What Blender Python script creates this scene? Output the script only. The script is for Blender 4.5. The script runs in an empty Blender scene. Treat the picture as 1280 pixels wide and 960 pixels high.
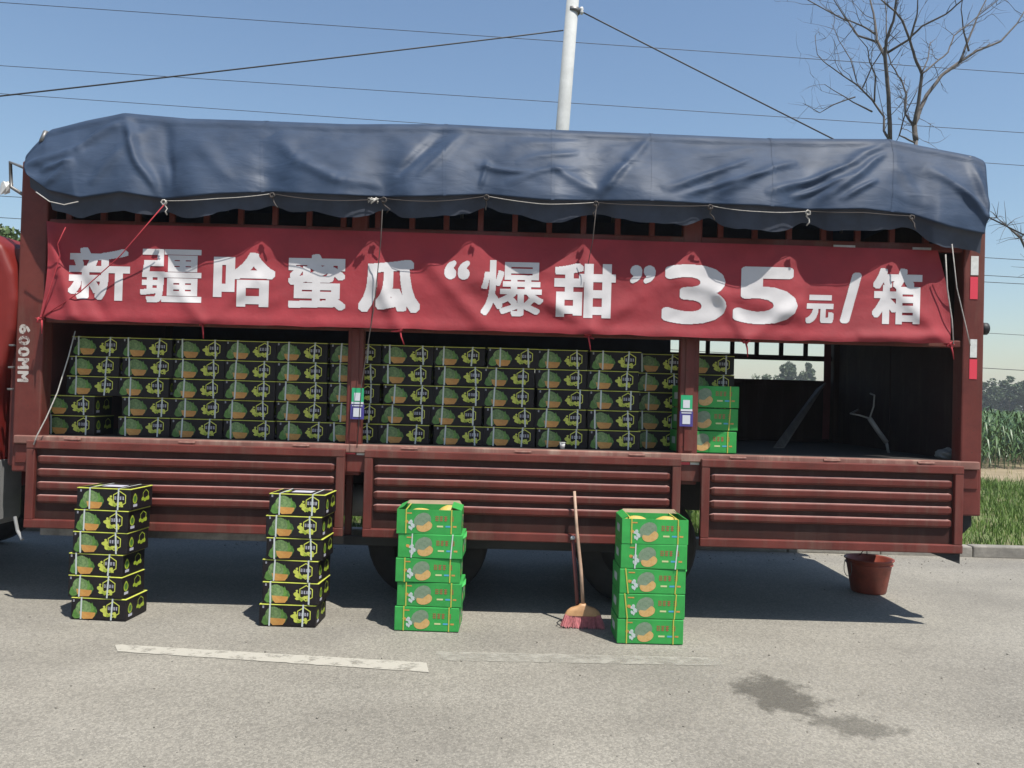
import bpy, bmesh, math, random
import numpy as np
from mathutils import Vector, Matrix, noise
random.seed(7); rng = np.random.default_rng(7)
R = math.radians
S = bpy.context.scene
COL = S.collection

# ------------------------------------------------------------------ camera
EYE = Vector((0, 0, 1.6)); FPX = 1000.0
PITCH = R(0.86); ROLL = R(1.6)
fw = Vector((0, math.cos(PITCH), math.sin(PITCH)))
up0 = Vector((0, -math.sin(PITCH), math.cos(PITCH)))
r0 = Vector((1, 0, 0))
rt = r0 * math.cos(ROLL) + up0 * math.sin(ROLL)
up = up0 * math.cos(ROLL) - r0 * math.sin(ROLL)
cd = bpy.data.cameras.new('camera'); cam = bpy.data.objects.new('camera', cd); COL.objects.link(cam)
cd.sensor_width = 36; cd.lens = 36 * FPX / 1280; cd.clip_start = 0.05; cd.clip_end = 3000
M = Matrix((rt, up, -fw)).transposed().to_4x4(); M.translation = EYE
cam.matrix_world = M
S.camera = cam

# ------------------------------------------------------------------ sky, sun, exposure
KX, KZ = 0.29, 0.34                       # shadow offset per metre of height: to -x and to +y
sdir = Vector((KX, -KZ, 1)).normalized()   # towards the sun
el = math.asin(sdir.z)
w = bpy.data.worlds.new('World'); S.world = w; w.use_nodes = True
nt = w.node_tree; bg = nt.nodes['Background']
sky = nt.nodes.new('ShaderNodeTexSky'); sky.sky_type = 'NISHITA'; sky.sun_disc = False
sky.sun_elevation = el; sky.sun_rotation = math.atan2(sdir.x, sdir.y)
sky.altitude = 0; sky.air_density = 1.35; sky.dust_density = 0.9; sky.ozone_density = 4.0
nt.links.new(sky.outputs[0], bg.inputs[0]); bg.inputs[1].default_value = 0.09
sd = bpy.data.lights.new('sun', 'SUN'); sd.energy = 5.0; sd.angle = R(0.53); sd.color = (1, 0.96, 0.89)
so = bpy.data.objects.new('sun', sd); COL.objects.link(so)
so.rotation_euler = (-sdir).to_track_quat('-Z', 'Y').to_euler(); so.location = (5, -5, 15)
S.view_settings.view_transform = 'Standard'; S.view_settings.look = 'None'
S.view_settings.exposure = 0.6; S.view_settings.gamma = 1
S.view_settings.use_curve_mapping = False

# ------------------------------------------------------------------ helpers
def W(px, py, Y):
    """point at depth Y on the sight line of a picture position (1280 x 960)"""
    d = fw * FPX + rt * (px - 640) + up * (480 - py)
    return EYE + d * (Y / d.y)
def G(px, py, z=0.0):
    d = fw * FPX + rt * (px - 640) + up * (480 - py)
    return EYE + d * ((z - EYE.z) / d.z)

def tag(o, label=None, cat=None, group=None, kind=None):
    if label: o['label'] = label
    if cat: o['category'] = cat
    if group: o['group'] = group
    if kind: o['kind'] = kind
    return o

def empty(name, loc=(0, 0, 0)):
    o = bpy.data.objects.new(name, None); COL.objects.link(o); o.location = loc
    o.empty_display_size = 0.1
    return o

class MB:
    def __init__(s): s.v = []; s.f = []; s.m = []
    def add(s, vs, fs, mi=0):
        b = len(s.v); s.v += [tuple(p) for p in vs]
        for f in fs: s.f.append([b + i for i in f]); s.m.append(mi)
    def box(s, x0, x1, y0, y1, z0, z1, mi=0):
        s.add([(x0,y0,z0),(x1,y0,z0),(x1,y1,z0),(x0,y1,z0),(x0,y0,z1),(x1,y0,z1),(x1,y1,z1),(x0,y1,z1)],
              [(0,3,2,1),(4,5,6,7),(0,1,5,4),(1,2,6,5),(2,3,7,6),(3,0,4,7)], mi)
    def rbox(s, x0, x1, y0, y1, z0, z1, b=0.006, mi=0):
        """box with all edges bevelled"""
        bm = bmesh.new(); bmesh.ops.create_cube(bm, size=1)
        for v in bm.verts:
            v.co = ((x0+x1)/2 + v.co.x*(x1-x0), (y0+y1)/2 + v.co.y*(y1-y0), (z0+z1)/2 + v.co.z*(z1-z0))
        b = min(b, 0.45*min(x1-x0, y1-y0, z1-z0))
        bmesh.ops.bevel(bm, geom=bm.edges[:], offset=b, segments=2, affect='EDGES', profile=0.5)
        bm.verts.index_update()
        s.add([v.co[:] for v in bm.verts], [[v.index for v in f.verts] for f in bm.faces], mi); bm.free()
    def tube(s, pts, rad, n=8, mi=0, cap=True):
        pts = [Vector(p) for p in pts]
        if not hasattr(rad, '__len__'): rad = [rad]*len(pts)
        b = len(s.v); prev = None
        for i, p in enumerate(pts):
            t = (pts[min(i+1, len(pts)-1)] - pts[max(i-1, 0)]).normalized()
            a = prev if prev is not None else (Vector((0,0,1)) if abs(t.z) < 0.9 else Vector((1,0,0)))
            e1 = (a - t*a.dot(t)).normalized(); e2 = t.cross(e1); prev = e1
            for k in range(n):
                q = 2*math.pi*k/n
                s.v.append(tuple(p + (e1*math.cos(q) + e2*math.sin(q))*rad[i]))
        for i in range(len(pts)-1):
            for k in range(n):
                s.f.append([b+i*n+k, b+i*n+(k+1)%n, b+(i+1)*n+(k+1)%n, b+(i+1)*n+k]); s.m.append(mi)
        if cap:
            s.f.append([b+k for k in range(n)][::-1]); s.m.append(mi)
            s.f.append([b+(len(pts)-1)*n+k for k in range(n)]); s.m.append(mi)
    def lathe(s, prof, c=(0,0,0), n=32, axis='z', mi=0):
        b = len(s.v); c = Vector(c)
        for (r, h) in prof:
            for k in range(n):
                q = 2*math.pi*k/n
                p = (r*math.cos(q), r*math.sin(q), h) if axis == 'z' else ((r*math.cos(q), h, r*math.sin(q)) if axis == 'y' else (h, r*math.cos(q), r*math.sin(q)))
                s.v.append(tuple(c + Vector(p)))
        for i in range(len(prof)-1):
            for k in range(n):
                s.f.append([b+i*n+k, b+i*n+(k+1)%n, b+(i+1)*n+(k+1)%n, b+(i+1)*n+k]); s.m.append(mi)
    def poly(s, pts, mi=0): s.add(pts, [list(range(len(pts)))], mi)
    def mesh(s, name, mats, smooth=False):
        me = bpy.data.meshes.new(name); me.from_pydata(s.v, [], s.f)
        for m in (mats if isinstance(mats, (list, tuple)) else [mats]): me.materials.append(m)
        me.polygons.foreach_set('material_index', s.m)
        if smooth: me.polygons.foreach_set('use_smooth', [True]*len(s.f))
        me.update()
        bm = bmesh.new(); bm.from_mesh(me); bmesh.ops.recalc_face_normals(bm, faces=bm.faces[:]); bm.to_mesh(me); bm.free()
        return me
    def build(s, name, mats, parent=None, smooth=False):
        return obj(name, s.mesh(name, mats, smooth), parent)

def obj(name, me, parent=None, loc=None, rz=None):
    o = bpy.data.objects.new(name, me); COL.objects.link(o)
    if parent: o.parent = parent
    if loc is not None: o.location = loc
    if rz is not None: o.rotation_euler.z = rz
    return o

def copy_tree(o, parent=None):
    c = o.copy(); COL.objects.link(c); c.parent = parent
    for ch in KIDS.get(o.name, []): copy_tree(ch, c)
    return c
KIDS = {}
def reg(o): KIDS[o.name] = list(o.children); [reg(c) for c in o.children]

def big_mesh(name, V, F, mats, smooth=False):
    """V (n,3), F (m,k) numpy"""
    me = bpy.data.meshes.new(name); k = F.shape[1]
    me.vertices.add(len(V)); me.vertices.foreach_set('co', V.astype(np.float32).ravel())
    me.loops.add(F.size); me.loops.foreach_set('vertex_index', F.astype(np.int32).ravel())
    me.polygons.add(len(F)); me.polygons.foreach_set('loop_start', np.arange(0, F.size, k, dtype=np.int32))
    me.polygons.foreach_set('loop_total', np.full(len(F), k, dtype=np.int32))
    for m in (mats if isinstance(mats, (list, tuple)) else [mats]): me.materials.append(m)
    if smooth: me.polygons.foreach_set('use_smooth', np.ones(len(F), dtype=bool))
    me.update(calc_edges=True); me.validate()
    return me

def interp(L, x):
    xs = [p[0] for p in L]; ys = [p[1] for p in L]
    return float(np.interp(x, xs, ys))

# ------------------------------------------------------------------ materials
def mat(name, col, rough=0.6, metal=0.0, var=0.0, scale=5.0, col2=None, bump=0.0, bscale=40.0, spec=0.5,
        objrand=0.0, stretch=(1,1,1), detail=6.0, coat=0.0, lo=0.35, hi=0.65, world=False):
    m = bpy.data.materials.new(name); m.use_nodes = True
    n = m.node_tree.nodes; l = m.node_tree.links; p = n['Principled BSDF']
    p.inputs['Roughness'].default_value = rough; p.inputs['Metallic'].default_value = metal
    p.inputs['Specular IOR Level'].default_value = spec; p.inputs['Coat Weight'].default_value = coat
    p.inputs['Base Color'].default_value = (*col, 1)
    tc = n.new('ShaderNodeTexCoord'); mp = n.new('ShaderNodeMapping'); mp.inputs['Scale'].default_value = stretch
    l.new(tc.outputs['Object'], mp.inputs[0]); vec = mp.outputs[0]
    out = None
    if var or col2:
        nz = n.new('ShaderNodeTexNoise'); nz.inputs['Scale'].default_value = scale; nz.inputs['Detail'].default_value = detail
        nz.inputs['Roughness'].default_value = 0.65
        l.new(vec, nz.inputs['Vector'])
        cr = n.new('ShaderNodeValToRGB'); l.new(nz.outputs['Fac'], cr.inputs[0])
        c2 = col2 if col2 else tuple(c*(1-var) for c in col)
        c1 = col if col2 else tuple(min(1, c*(1+var)) for c in col)
        cr.color_ramp.elements[0].position = lo; cr.color_ramp.elements[0].color = (*c2, 1)
        cr.color_ramp.elements[1].position = hi; cr.color_ramp.elements[1].color = (*c1, 1)
        out = cr.outputs[0]
    if objrand:
        oi = n.new('ShaderNodeObjectInfo'); hs = n.new('ShaderNodeHueSaturation')
        mr = n.new('ShaderNodeMapRange'); mr.inputs[3].default_value = 1-objrand; mr.inputs[4].default_value = 1+objrand
        l.new(oi.outputs['Random'], mr.inputs[0]); l.new(mr.outputs[0], hs.inputs['Value'])
        if out: l.new(out, hs.inputs['Color'])
        else: hs.inputs['Color'].default_value = (*col, 1)
        out = hs.outputs[0]
    if out: l.new(out, p.inputs['Base Color'])
    if bump:
        nb = n.new('ShaderNodeTexNoise'); nb.inputs['Scale'].default_value = bscale; nb.inputs['Detail'].default_value = 5
        l.new(vec, nb.inputs['Vector'])
        b = n.new('ShaderNodeBump'); b.inputs['Strength'].default_value = bump; b.inputs['Distance'].default_value = 0.01
        l.new(nb.outputs['Fac'], b.inputs['Height']); l.new(b.outputs[0], p.inputs['Normal'])
    return m

def paint_mat(name, col, rust, dust, sc=3.0, rough=0.5, spec=.25):
    """worn truck paint: faded paint, vertical dirt streaks, rust specks"""
    m = bpy.data.materials.new(name); m.use_nodes = True
    n = m.node_tree.nodes; l = m.node_tree.links; p = n['Principled BSDF']
    p.inputs['Roughness'].default_value = rough; p.inputs['Specular IOR Level'].default_value = spec
    tc = n.new('ShaderNodeTexCoord')
    def nz(scale, st, det=7):
        mp = n.new('ShaderNodeMapping'); mp.inputs['Scale'].default_value = st; l.new(tc.outputs['Object'], mp.inputs[0])
        t = n.new('ShaderNodeTexNoise'); t.inputs['Scale'].default_value = scale; t.inputs['Detail'].default_value = det
        t.inputs['Roughness'].default_value = 0.7; l.new(mp.outputs[0], t.inputs['Vector']); return t
    def ramp(src, a, b):
        r = n.new('ShaderNodeMapRange'); r.inputs[1].default_value = a; r.inputs[2].default_value = b; l.new(src, r.inputs[0]); return r.outputs[0]
    def mix(f, a, b):
        x = n.new('ShaderNodeMix'); x.data_type = 'RGBA'
        l.new(f, x.inputs[0])
        for s, i in ((a, 6), (b, 7)):
            if isinstance(s, tuple): x.inputs[i].default_value = (*s, 1)
            else: l.new(s, x.inputs[i])
        return x.outputs[2]
    c = mix(ramp(nz(sc, (1,1,1)).outputs[0], .35, .65), tuple(v*.72 for v in col), tuple(v*1.18 for v in col))
    c = mix(ramp(nz(7, (1,1,.12)).outputs[0], .5, .8), c, dust)
    c = mix(ramp(nz(24, (1,1,1)).outputs[0], .62, .72), c, rust)
    l.new(c, p.inputs['Base Color'])
    b = n.new('ShaderNodeBump'); b.inputs['Strength'].default_value = .25; b.inputs['Distance'].default_value = .006
    l.new(nz(9, (1,1,1)).outputs[0], b.inputs['Height']); l.new(b.outputs[0], p.inputs['Normal'])
    rr = n.new('ShaderNodeMapRange'); rr.inputs[3].default_value = rough-.12; rr.inputs[4].default_value = rough+.25
    l.new(nz(5, (1,1,1)).outputs[0], rr.inputs[0]); l.new(rr.outputs[0], p.inputs['Roughness'])
    return m

m_red = paint_mat('truck_paint', (.118, .027, .021), (.034, .018, .012), (.12, .065, .05), rough=.48)
m_inshade = paint_mat('shaded_inside_paint', (.022, .010, .010), (.02, .014, .012), (.05, .035, .03), rough=.7)  # dark copy of the truck paint; the bed's inner shade is painted in
m_panelshade = paint_mat('shaded_panel_paint', (.036, .011, .008), (.016, .009, .007), (.055, .030, .023), rough=.6)  # truck paint darkened for the sheets, shade between the ribs in the colour
m_riblit = paint_mat('sunlit_rib_edge', (.30, .165, .145), (.07, .03, .022), (.36, .23, .20), rough=.65)  # worn paint lightened: the sun on the rib tops is painted in
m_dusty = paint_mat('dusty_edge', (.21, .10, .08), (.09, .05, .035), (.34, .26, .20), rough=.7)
m_cab = mat('cab_paint', (.145, .013, .010), .5, var=.12, scale=3, spec=.3)
m_cabdark = mat('cab_back', (.10, .025, .022), .6, var=.2)
m_dark = mat('chassis_black', (.010, .010, .011), .6, var=.4, scale=8)
m_steel = mat('worn_steel', (.16, .155, .15), .5, .6, var=.3, scale=10)
m_grey = mat('grey_plastic', (.22, .22, .215), .55, var=.15)
m_floor = mat('bed_planks', (.03, .024, .02), .9, col2=(.016, .013, .011), scale=6, stretch=(.3, 3, 1))
m_rubber = mat('tyre_rubber', (.011, .011, .012), .8, var=.3, scale=14, bump=.2)
m_white = mat('white_paint', (.52, .52, .50), .6, var=.1, scale=30)
m_redtape = mat('reflector_red', (.55, .035, .06), .35)
m_rope = mat('pale_rope', (.36, .34, .31), .9, var=.2, scale=60)
m_rope_d = mat('dark_rope', (.06, .05, .045), .9)
m_rope_r = mat('red_rope', (.35, .03, .04), .9)

# tarpaulin: PVC with fine creases
def tarp_mat():
    m = mat('tarpaulin', (.030, .048, .084), .6, col2=(.020, .034, .062), scale=3.5, spec=.22, stretch=(1,1,1.6))
    n = m.node_tree.nodes; l = m.node_tree.links; p = n['Principled BSDF']
    tc = n.new('ShaderNodeTexCoord')
    mp = n.new('ShaderNodeMapping'); mp.inputs['Rotation'].default_value = (0, .45, 0); mp.inputs['Scale'].default_value = (2.2, 5, 7)
    l.new(tc.outputs['Object'], mp.inputs[0])
    a = n.new('ShaderNodeTexNoise'); a.inputs['Scale'].default_value = 2.0; a.inputs['Detail'].default_value = 3.5; a.inputs['Distortion'].default_value = .6
    l.new(mp.outputs[0], a.inputs['Vector'])
    b = n.new('ShaderNodeBump'); b.inputs['Strength'].default_value = .28; b.inputs['Distance'].default_value = .02
    l.new(a.outputs[0], b.inputs['Height']); l.new(b.outputs[0], p.inputs['Normal'])
    d = n.new('ShaderNodeTexNoise'); d.inputs['Scale'].default_value = 1.4; d.inputs['Detail'].default_value = 8
    l.new(tc.outputs['Object'], d.inputs['Vector'])
    mr = n.new('ShaderNodeMapRange'); mr.inputs[1].default_value = .3; mr.inputs[2].default_value = .7
    mr.inputs[3].default_value = .48; mr.inputs[4].default_value = .72
    l.new(d.outputs[0], mr.inputs[0]); l.new(mr.outputs[0], p.inputs['Roughness'])
    return m
m_tarp = tarp_mat()
m_tarpshade = mat('tarp_inside_shade', (.020, .026, .042), .7, var=.3)  # dark blue underside, with the shade below the hem put into its colour
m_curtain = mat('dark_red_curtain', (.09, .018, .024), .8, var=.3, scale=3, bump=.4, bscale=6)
m_banner = mat('banner_cloth', (.215, .015, .022), .8, var=.14, scale=2.5, bump=.5, bscale=11)
m_letter = mat('banner_print', (.45, .43, .43), .8, var=.07, scale=3, bump=.25, bscale=7)

# road: sun-bleached asphalt with exposed stones
def road_mat():
    m = bpy.data.materials.new('road_asphalt'); m.use_nodes = True
    n = m.node_tree.nodes; l = m.node_tree.links; p = n['Principled BSDF']
    tc = n.new('ShaderNodeTexCoord'); V = tc.outputs['Object']
    def nz(s, det=5, st=None):
        t = n.new('ShaderNodeTexNoise'); t.inputs['Scale'].default_value = s; t.inputs['Detail'].default_value = det
        if st:
            mp = n.new('ShaderNodeMapping'); mp.inputs['Scale'].default_value = st; l.new(V, mp.inputs[0]); l.new(mp.outputs[0], t.inputs['Vector'])
        else: l.new(V, t.inputs['Vector'])
        return t.outputs[0]
    def rmp(src, a, b, lo=0., hi=1.):
        r = n.new('ShaderNodeMapRange'); r.inputs[1].default_value = a; r.inputs[2].default_value = b
        r.inputs[3].default_value = lo; r.inputs[4].default_value = hi; l.new(src, r.inputs[0]); return r.outputs[0]
    def mix(f, a, b, bt='MIX'):
        x = n.new('ShaderNodeMix'); x.data_type = 'RGBA'; x.blend_type = bt
        if isinstance(f, float): x.inputs[0].default_value = f
        else: l.new(f, x.inputs[0])
        for s, i in ((a, 6), (b, 7)):
            if isinstance(s, tuple): x.inputs[i].default_value = (*s, 1)
            else: l.new(s, x.inputs[i])
        return x.outputs[2]
    base = mix(rmp(nz(.8, 8), .36, .64), (.170, .157, .132), (.222, .206, .172))
    base = mix(rmp(nz(2.2, 8, (.35, 1, 1)), .45, .75, 0, .55), base, (.245, .229, .194))
    vo = n.new('ShaderNodeTexVoronoi'); vo.inputs['Scale'].default_value = 85; l.new(V, vo.inputs['Vector'])
    bw = n.new('ShaderNodeRGBToBW'); l.new(vo.outputs['Color'], bw.inputs[0])
    stone = rmp(bw.outputs[0], .15, .85, .74, 1.26)
    base = mix(.85, base, stone, 'MULTIPLY')
    gr = rmp(nz(160, 3), .3, .7, .72, 1.25)
    base = mix(.8, base, gr, 'MULTIPLY')
    crk = n.new('ShaderNodeTexVoronoi'); crk.feature = 'DISTANCE_TO_EDGE'; crk.inputs['Scale'].default_value = 85; l.new(V, crk.inputs['Vector'])
    base = mix(rmp(crk.outputs['Distance'], .0, .06, .45, 0), base, (.09, .085, .075))
    l.new(base, p.inputs['Base Color'])
    p.inputs['Roughness'].default_value = .82
    b = n.new('ShaderNodeBump'); b.inputs['Strength'].default_value = .5; b.inputs['Distance'].default_value = .006
    l.new(crk.outputs['Distance'], b.inputs['Height']); l.new(b.outputs[0], p.inputs['Normal'])
    return m
m_road = road_mat()

def worn_mat(name, col, a, b, scale=9, alpha=1.0, radial=None, rough=.8):
    """paint or damp film with a broken edge: a noise mask decides where it covers the road"""
    m = bpy.data.materials.new(name); m.use_nodes = True
    n = m.node_tree.nodes; l = m.node_tree.links; p = n['Principled BSDF']; o = n['Material Output']
    p.inputs['Base Color'].default_value = (*col, 1); p.inputs['Roughness'].default_value = rough
    tr = n.new('ShaderNodeBsdfTransparent'); mx = n.new('ShaderNodeMixShader')
    tc = n.new('ShaderNodeTexCoord'); t = n.new('ShaderNodeTexNoise'); t.inputs['Scale'].default_value = scale; t.inputs['Detail'].default_value = 9
    t.inputs['Roughness'].default_value = .7
    l.new(tc.outputs['Object'], t.inputs['Vector'])
    src = t.outputs[0]
    if radial:
        g = n.new('ShaderNodeTexGradient'); g.gradient_type = 'SPHERICAL'
        mp = n.new('ShaderNodeMapping'); mp.inputs['Scale'].default_value = radial; l.new(tc.outputs['Object'], mp.inputs[0]); l.new(mp.outputs[0], g.inputs[0])
        ad = n.new('ShaderNodeMath'); ad.operation = 'MULTIPLY_ADD'; l.new(src, ad.inputs[0]); ad.inputs[1].default_value = 1.7; l.new(g.outputs['Fac'], ad.inputs[2]); src = ad.outputs[0]
    r = n.new('ShaderNodeMapRange'); r.inputs[1].default_value = a; r.inputs[2].default_value = b; r.inputs[4].default_value = alpha
    l.new(src, r.inputs[0]); l.new(r.outputs[0], mx.inputs[0]); l.new(tr.outputs[0], mx.inputs[1]); l.new(p.outputs[0], mx.inputs[2])
    l.new(mx.outputs[0], o.inputs[0])
    return m
m_line = worn_mat('lane_paint', (.36, .34, .29), .31, .50, 9, .92)
m_line2 = worn_mat('faded_lane_paint', (.32, .305, .262), .34, .60, 9, .75)

# ================================================================== GROUND
mb = MB(); mb.poly([(-400,-50,-.02),(400,-50,-.02),(400,600,-.02),(-400,600,-.02)])
m_soil = mat('field_soil', (.20, .155, .09), .95, col2=(.11, .10, .05), scale=.6, bump=.5, bscale=8)
tag(mb.build('ground', m_soil), kind='structure')
KY = 8.65
mb = MB(); mb.poly([(-60,-40,0),(60,-40,0),(60,KY+.02,0),(-60,KY+.02,0)])
road = tag(mb.build('road', m_road), kind='structure')
def patch(name, pts, m, z):
    c = sum((Vector(p) for p in pts), Vector())/len(pts)
    me = MB(); me.poly([(p[0]-c.x, p[1]-c.y, 0) for p in pts])
    o = me.build(name, m, road); o.location = (c.x, c.y, z); return o
def rough_strip(pts, k=40, amp=.012):
    a, b, c, d = [Vector(p) for p in pts]; top = []; bot = []
    for i in range(k+1):
        t = i/k
        top.append(a.lerp(b, t) + Vector((0, amp*noise.noise((t*30, 1, 0)), 0))); bot.append(d.lerp(c, t) + Vector((0, amp*noise.noise((t*30, 5, 0)), 0)))
    return top + bot[::-1]
patch('lane_line', rough_strip([G(143,806), G(533,829), G(536,841), G(147,815)]), m_line, .004)
patch('lane_line', rough_strip([G(545,815), G(898,823), G(905,833), G(545,826)]), m_line2, .004)
def square(c, r): return [c+Vector((-r,-r,0)), c+Vector((r,-r,0)), c+Vector((r,r,0)), c+Vector((-r,r,0))]
patch('damp_patch', square(G(972,870), .8), worn_mat('damp_a', (.085, .078, .064), 1.26, 1.48, 5, .5, (2.7, 1.7, 1), .65), .0042)
patch('damp_patch', square(G(1068,908), .6), worn_mat('damp_b', (.092, .085, .07), 1.32, 1.56, 6, .36, (2.4, 3.2, 1), .65), .0046)

# loose grit on the road
def grit():
    V = []; F = []
    oct_ = np.array([(1,0,0),(0,1,0),(-1,0,0),(0,-1,0),(0,0,.8),(0,0,-.8)]); tf = [(0,1,4),(1,2,4),(2,3,4),(3,0,4),(1,0,5),(2,1,5),(3,2,5),(0,3,5)]
    for k in range(1500):
        x = rng.uniform(-4.5, 5); y = 2.6 + 6*rng.random()**1.2; s = .0025 + .006*rng.random()**4
        if k % 3 == 0: y = rng.uniform(8.1, 8.63); s *= 1.3
        b = len(V); a = rng.uniform(0, 6.28); c, q = math.cos(a), math.sin(a)
        for p in oct_*rng.uniform(.6, 1.3, (6, 3)): V.append((x+s*(p[0]*c-p[1]*q), y+s*(p[0]*q+p[1]*c), s*.45+s*p[2]*.8))
        F += [(b+i, b+j, b+m) for i, j, m in tf]
    return np.array(V), np.array(F)
V, F = grit()
tag(obj('grit', big_mesh('grit', V, F, mat('grit_stone', (.20, .185, .155), .9, col2=(.10, .09, .075), scale=30))), 'loose grit scattered over the road surface', 'grit', kind='stuff')
# kerb stones
m_kerb = mat('kerb_concrete', (.20, .185, .16), .9, var=.25, scale=7, bump=.4, bscale=30, objrand=.08)
mb = MB(); mb.box(-30, 30, KY+.01, KY+.13, -.015, .085)
kerb = tag(mb.build('kerb', mat('kerb_bed', (.12, .11, .09), .95)), kind='structure')
ks = MB(); ks.rbox(-.494, .494, 0, .14, -.01, .12, .014)
ksm = ks.mesh('kerb_stone', m_kerb)
for i in range(-9, 16):
    o = obj('kerb_stone', ksm, kerb, (i*1.0+.52 + random.uniform(-.003,.003), KY-.004+random.uniform(-.006,.006), random.uniform(-.006,.004)), random.uniform(-.006,.006))

# verge under the grass
mb = MB(); mb.poly([(-60,KY+.135,.06),(60,KY+.135,.06),(60,17.6,.02),(-60,17.6,.02)])
tag(mb.build('verge', mat('verge_earth', (.085, .125, .03), .95, col2=(.14, .13, .06), scale=2.2)), kind='structure')
mb = MB(); mb.poly([(-60,17.6,.012),(60,17.6,.012),(60,22,.012),(-60,22,.012)])
tag(mb.build('dirt_path', mat('dirt', (.25, .20, .125), .95, col2=(.18, .14, .08), scale=1.5, bump=.5, bscale=12)), kind='structure')

# grass blades
def blades(n, xr, yr, h0, h1, wd, dens=None):
    x = rng.uniform(*xr, n); y = rng.uniform(*yr, n)
    if dens is not None:
        keep = np.array([noise.noise((a*.7, b*.7, 3.1)) > rng.uniform(-.55, .25) for a, b in zip(x, y)]); x = x[keep]; y = y[keep]; n = len(x)
    zg = .06 - .04*(y-KY-.135)/(17.6-KY)
    h = rng.uniform(h0, h1, n)*(0.6+.8*rng.random(n)**2); a = rng.uniform(0, 6.283, n); lean = rng.uniform(.1, .75, n)*h
    la = rng.uniform(0, 6.283, n)
    dx = np.cos(a)*wd/2; dy = np.sin(a)*wd/2
    lx = np.cos(la)*lean; ly = np.sin(la)*lean
    P = np.zeros((n, 5, 3))
    P[:,0] = np.c_[x-dx, y-dy, zg-.01]; P[:,1] = np.c_[x+dx, y+dy, zg-.01]
    P[:,2] = np.c_[x+dx*.7+lx*.35, y+dy*.7+ly*.35, zg+h*.6]; P[:,3] = np.c_[x-dx*.7+lx*.35, y-dy*.7+ly*.35, zg+h*.6]
    P[:,4] = np.c_[x+lx, y+ly, zg+h]
    b = np.arange(n)[:,None]*5
    F = np.concatenate([b+np.array([0,1,2]), b+np.array([0,2,3]), b+np.array([3,2,4])])
    return P.reshape(-1,3), F
m_grass = mat('grass_blade', (.120, .190, .036), .55, col2=(.070, .130, .022), scale=1.6, spec=.3)
m_grassdry = mat('dry_grass', (.30, .25, .10), .7, col2=(.18, .19, .05), scale=2)
V, F = blades(170000, (-9, 16), (KY+.15, 17.7), .07, .17, .011, True)
tag(obj('grass', big_mesh('grass', V, F, m_grass)), 'short green grass covering the verge behind the kerb', 'grass', kind='stuff')
V, F = blades(5000, (-9, 16), (KY+.14, 21.5), .05, .2, .009, True)
tag(obj('dry_grass', big_mesh('dry_grass', V, F, m_grassdry)), 'straw coloured dry grass scattered along the verge and dirt path', 'grass', kind='stuff')

# corn field
def corn():
    Vs = []; Fs = []; nb = 0
    spots = []
    for Y in np.arange(21.5, 75, .62):
        step = .30 if Y < 40 else .55
        for X in np.arange(-14, .70*Y+6, step):
            if Y > 45 and X < .3*Y: continue
            if X < 8 and Y > 26: continue
            spots.append((X + rng.uniform(-.07,.07), Y + rng.uniform(-.08,.08)))
    for (x, y) in spots:
        if noise.noise((x*.5, y*.5, 9)) < -.42 and y < 24: continue
        H = rng.uniform(1.25, 1.62); nl = 11 if y < 32 else 6
        # stalk
        s = .014
        Vs += [(x-s,y,0),(x+s,y,0),(x+s*.5,y,H*.9),(x-s*.5,y,H*.9)]; Fs.append((nb,nb+1,nb+2,nb+3)); nb += 4
        for k in range(nl):
            z = H*(.12 + .8*k/nl); L = rng.uniform(.45,.75)*(1-.35*abs(k/nl-.5)); a = rng.uniform(0,6.283); wd = rng.uniform(.035,.06)
            ca, sa = math.cos(a), math.sin(a); rise = rng.uniform(.18,.4); drop = rng.uniform(.05,.45)
            px, py = -sa*wd/2, ca*wd/2
            pts = [(0,0,.4),( .35*L, rise*.8, 1),(.7*L, rise*.85-.2*drop, .8),(L, rise*.6-drop, .05)]
            for (d, dz, ww) in pts:
                Vs.append((x+ca*d-px*ww, y+sa*d-py*ww, z+dz)); Vs.append((x+ca*d+px*ww, y+sa*d+py*ww, z+dz))
            for q in range(3): Fs.append((nb+2*q, nb+2*q+1, nb+2*q+3, nb+2*q+2))
            nb += 8
    return np.array(Vs), np.array(Fs)
V, F = corn()
m_corn = mat('corn_leaf', (.075, .130, .042), .45, col2=(.038, .078, .024), scale=1.2, spec=.45)
tag(obj('corn', big_mesh('corn', V, F, m_corn)), 'field of leafy green corn beyond the dirt path', 'corn', kind='stuff')

# ================================================================== TREES
m_bark = mat('bare_bark', (.085, .075, .068), .9, var=.3, scale=12, bump=.3)
m_trunk = mat('trunk_bark', (.09, .07, .05), .9, var=.3)
m_leafA = mat('far_leaf', (.058, .090, .030), .6, col2=(.036, .062, .022), scale=.35)
m_leafB = mat('willow_leaf', (.10, .15, .045), .6, col2=(.06, .10, .03), scale=.6)

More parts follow.
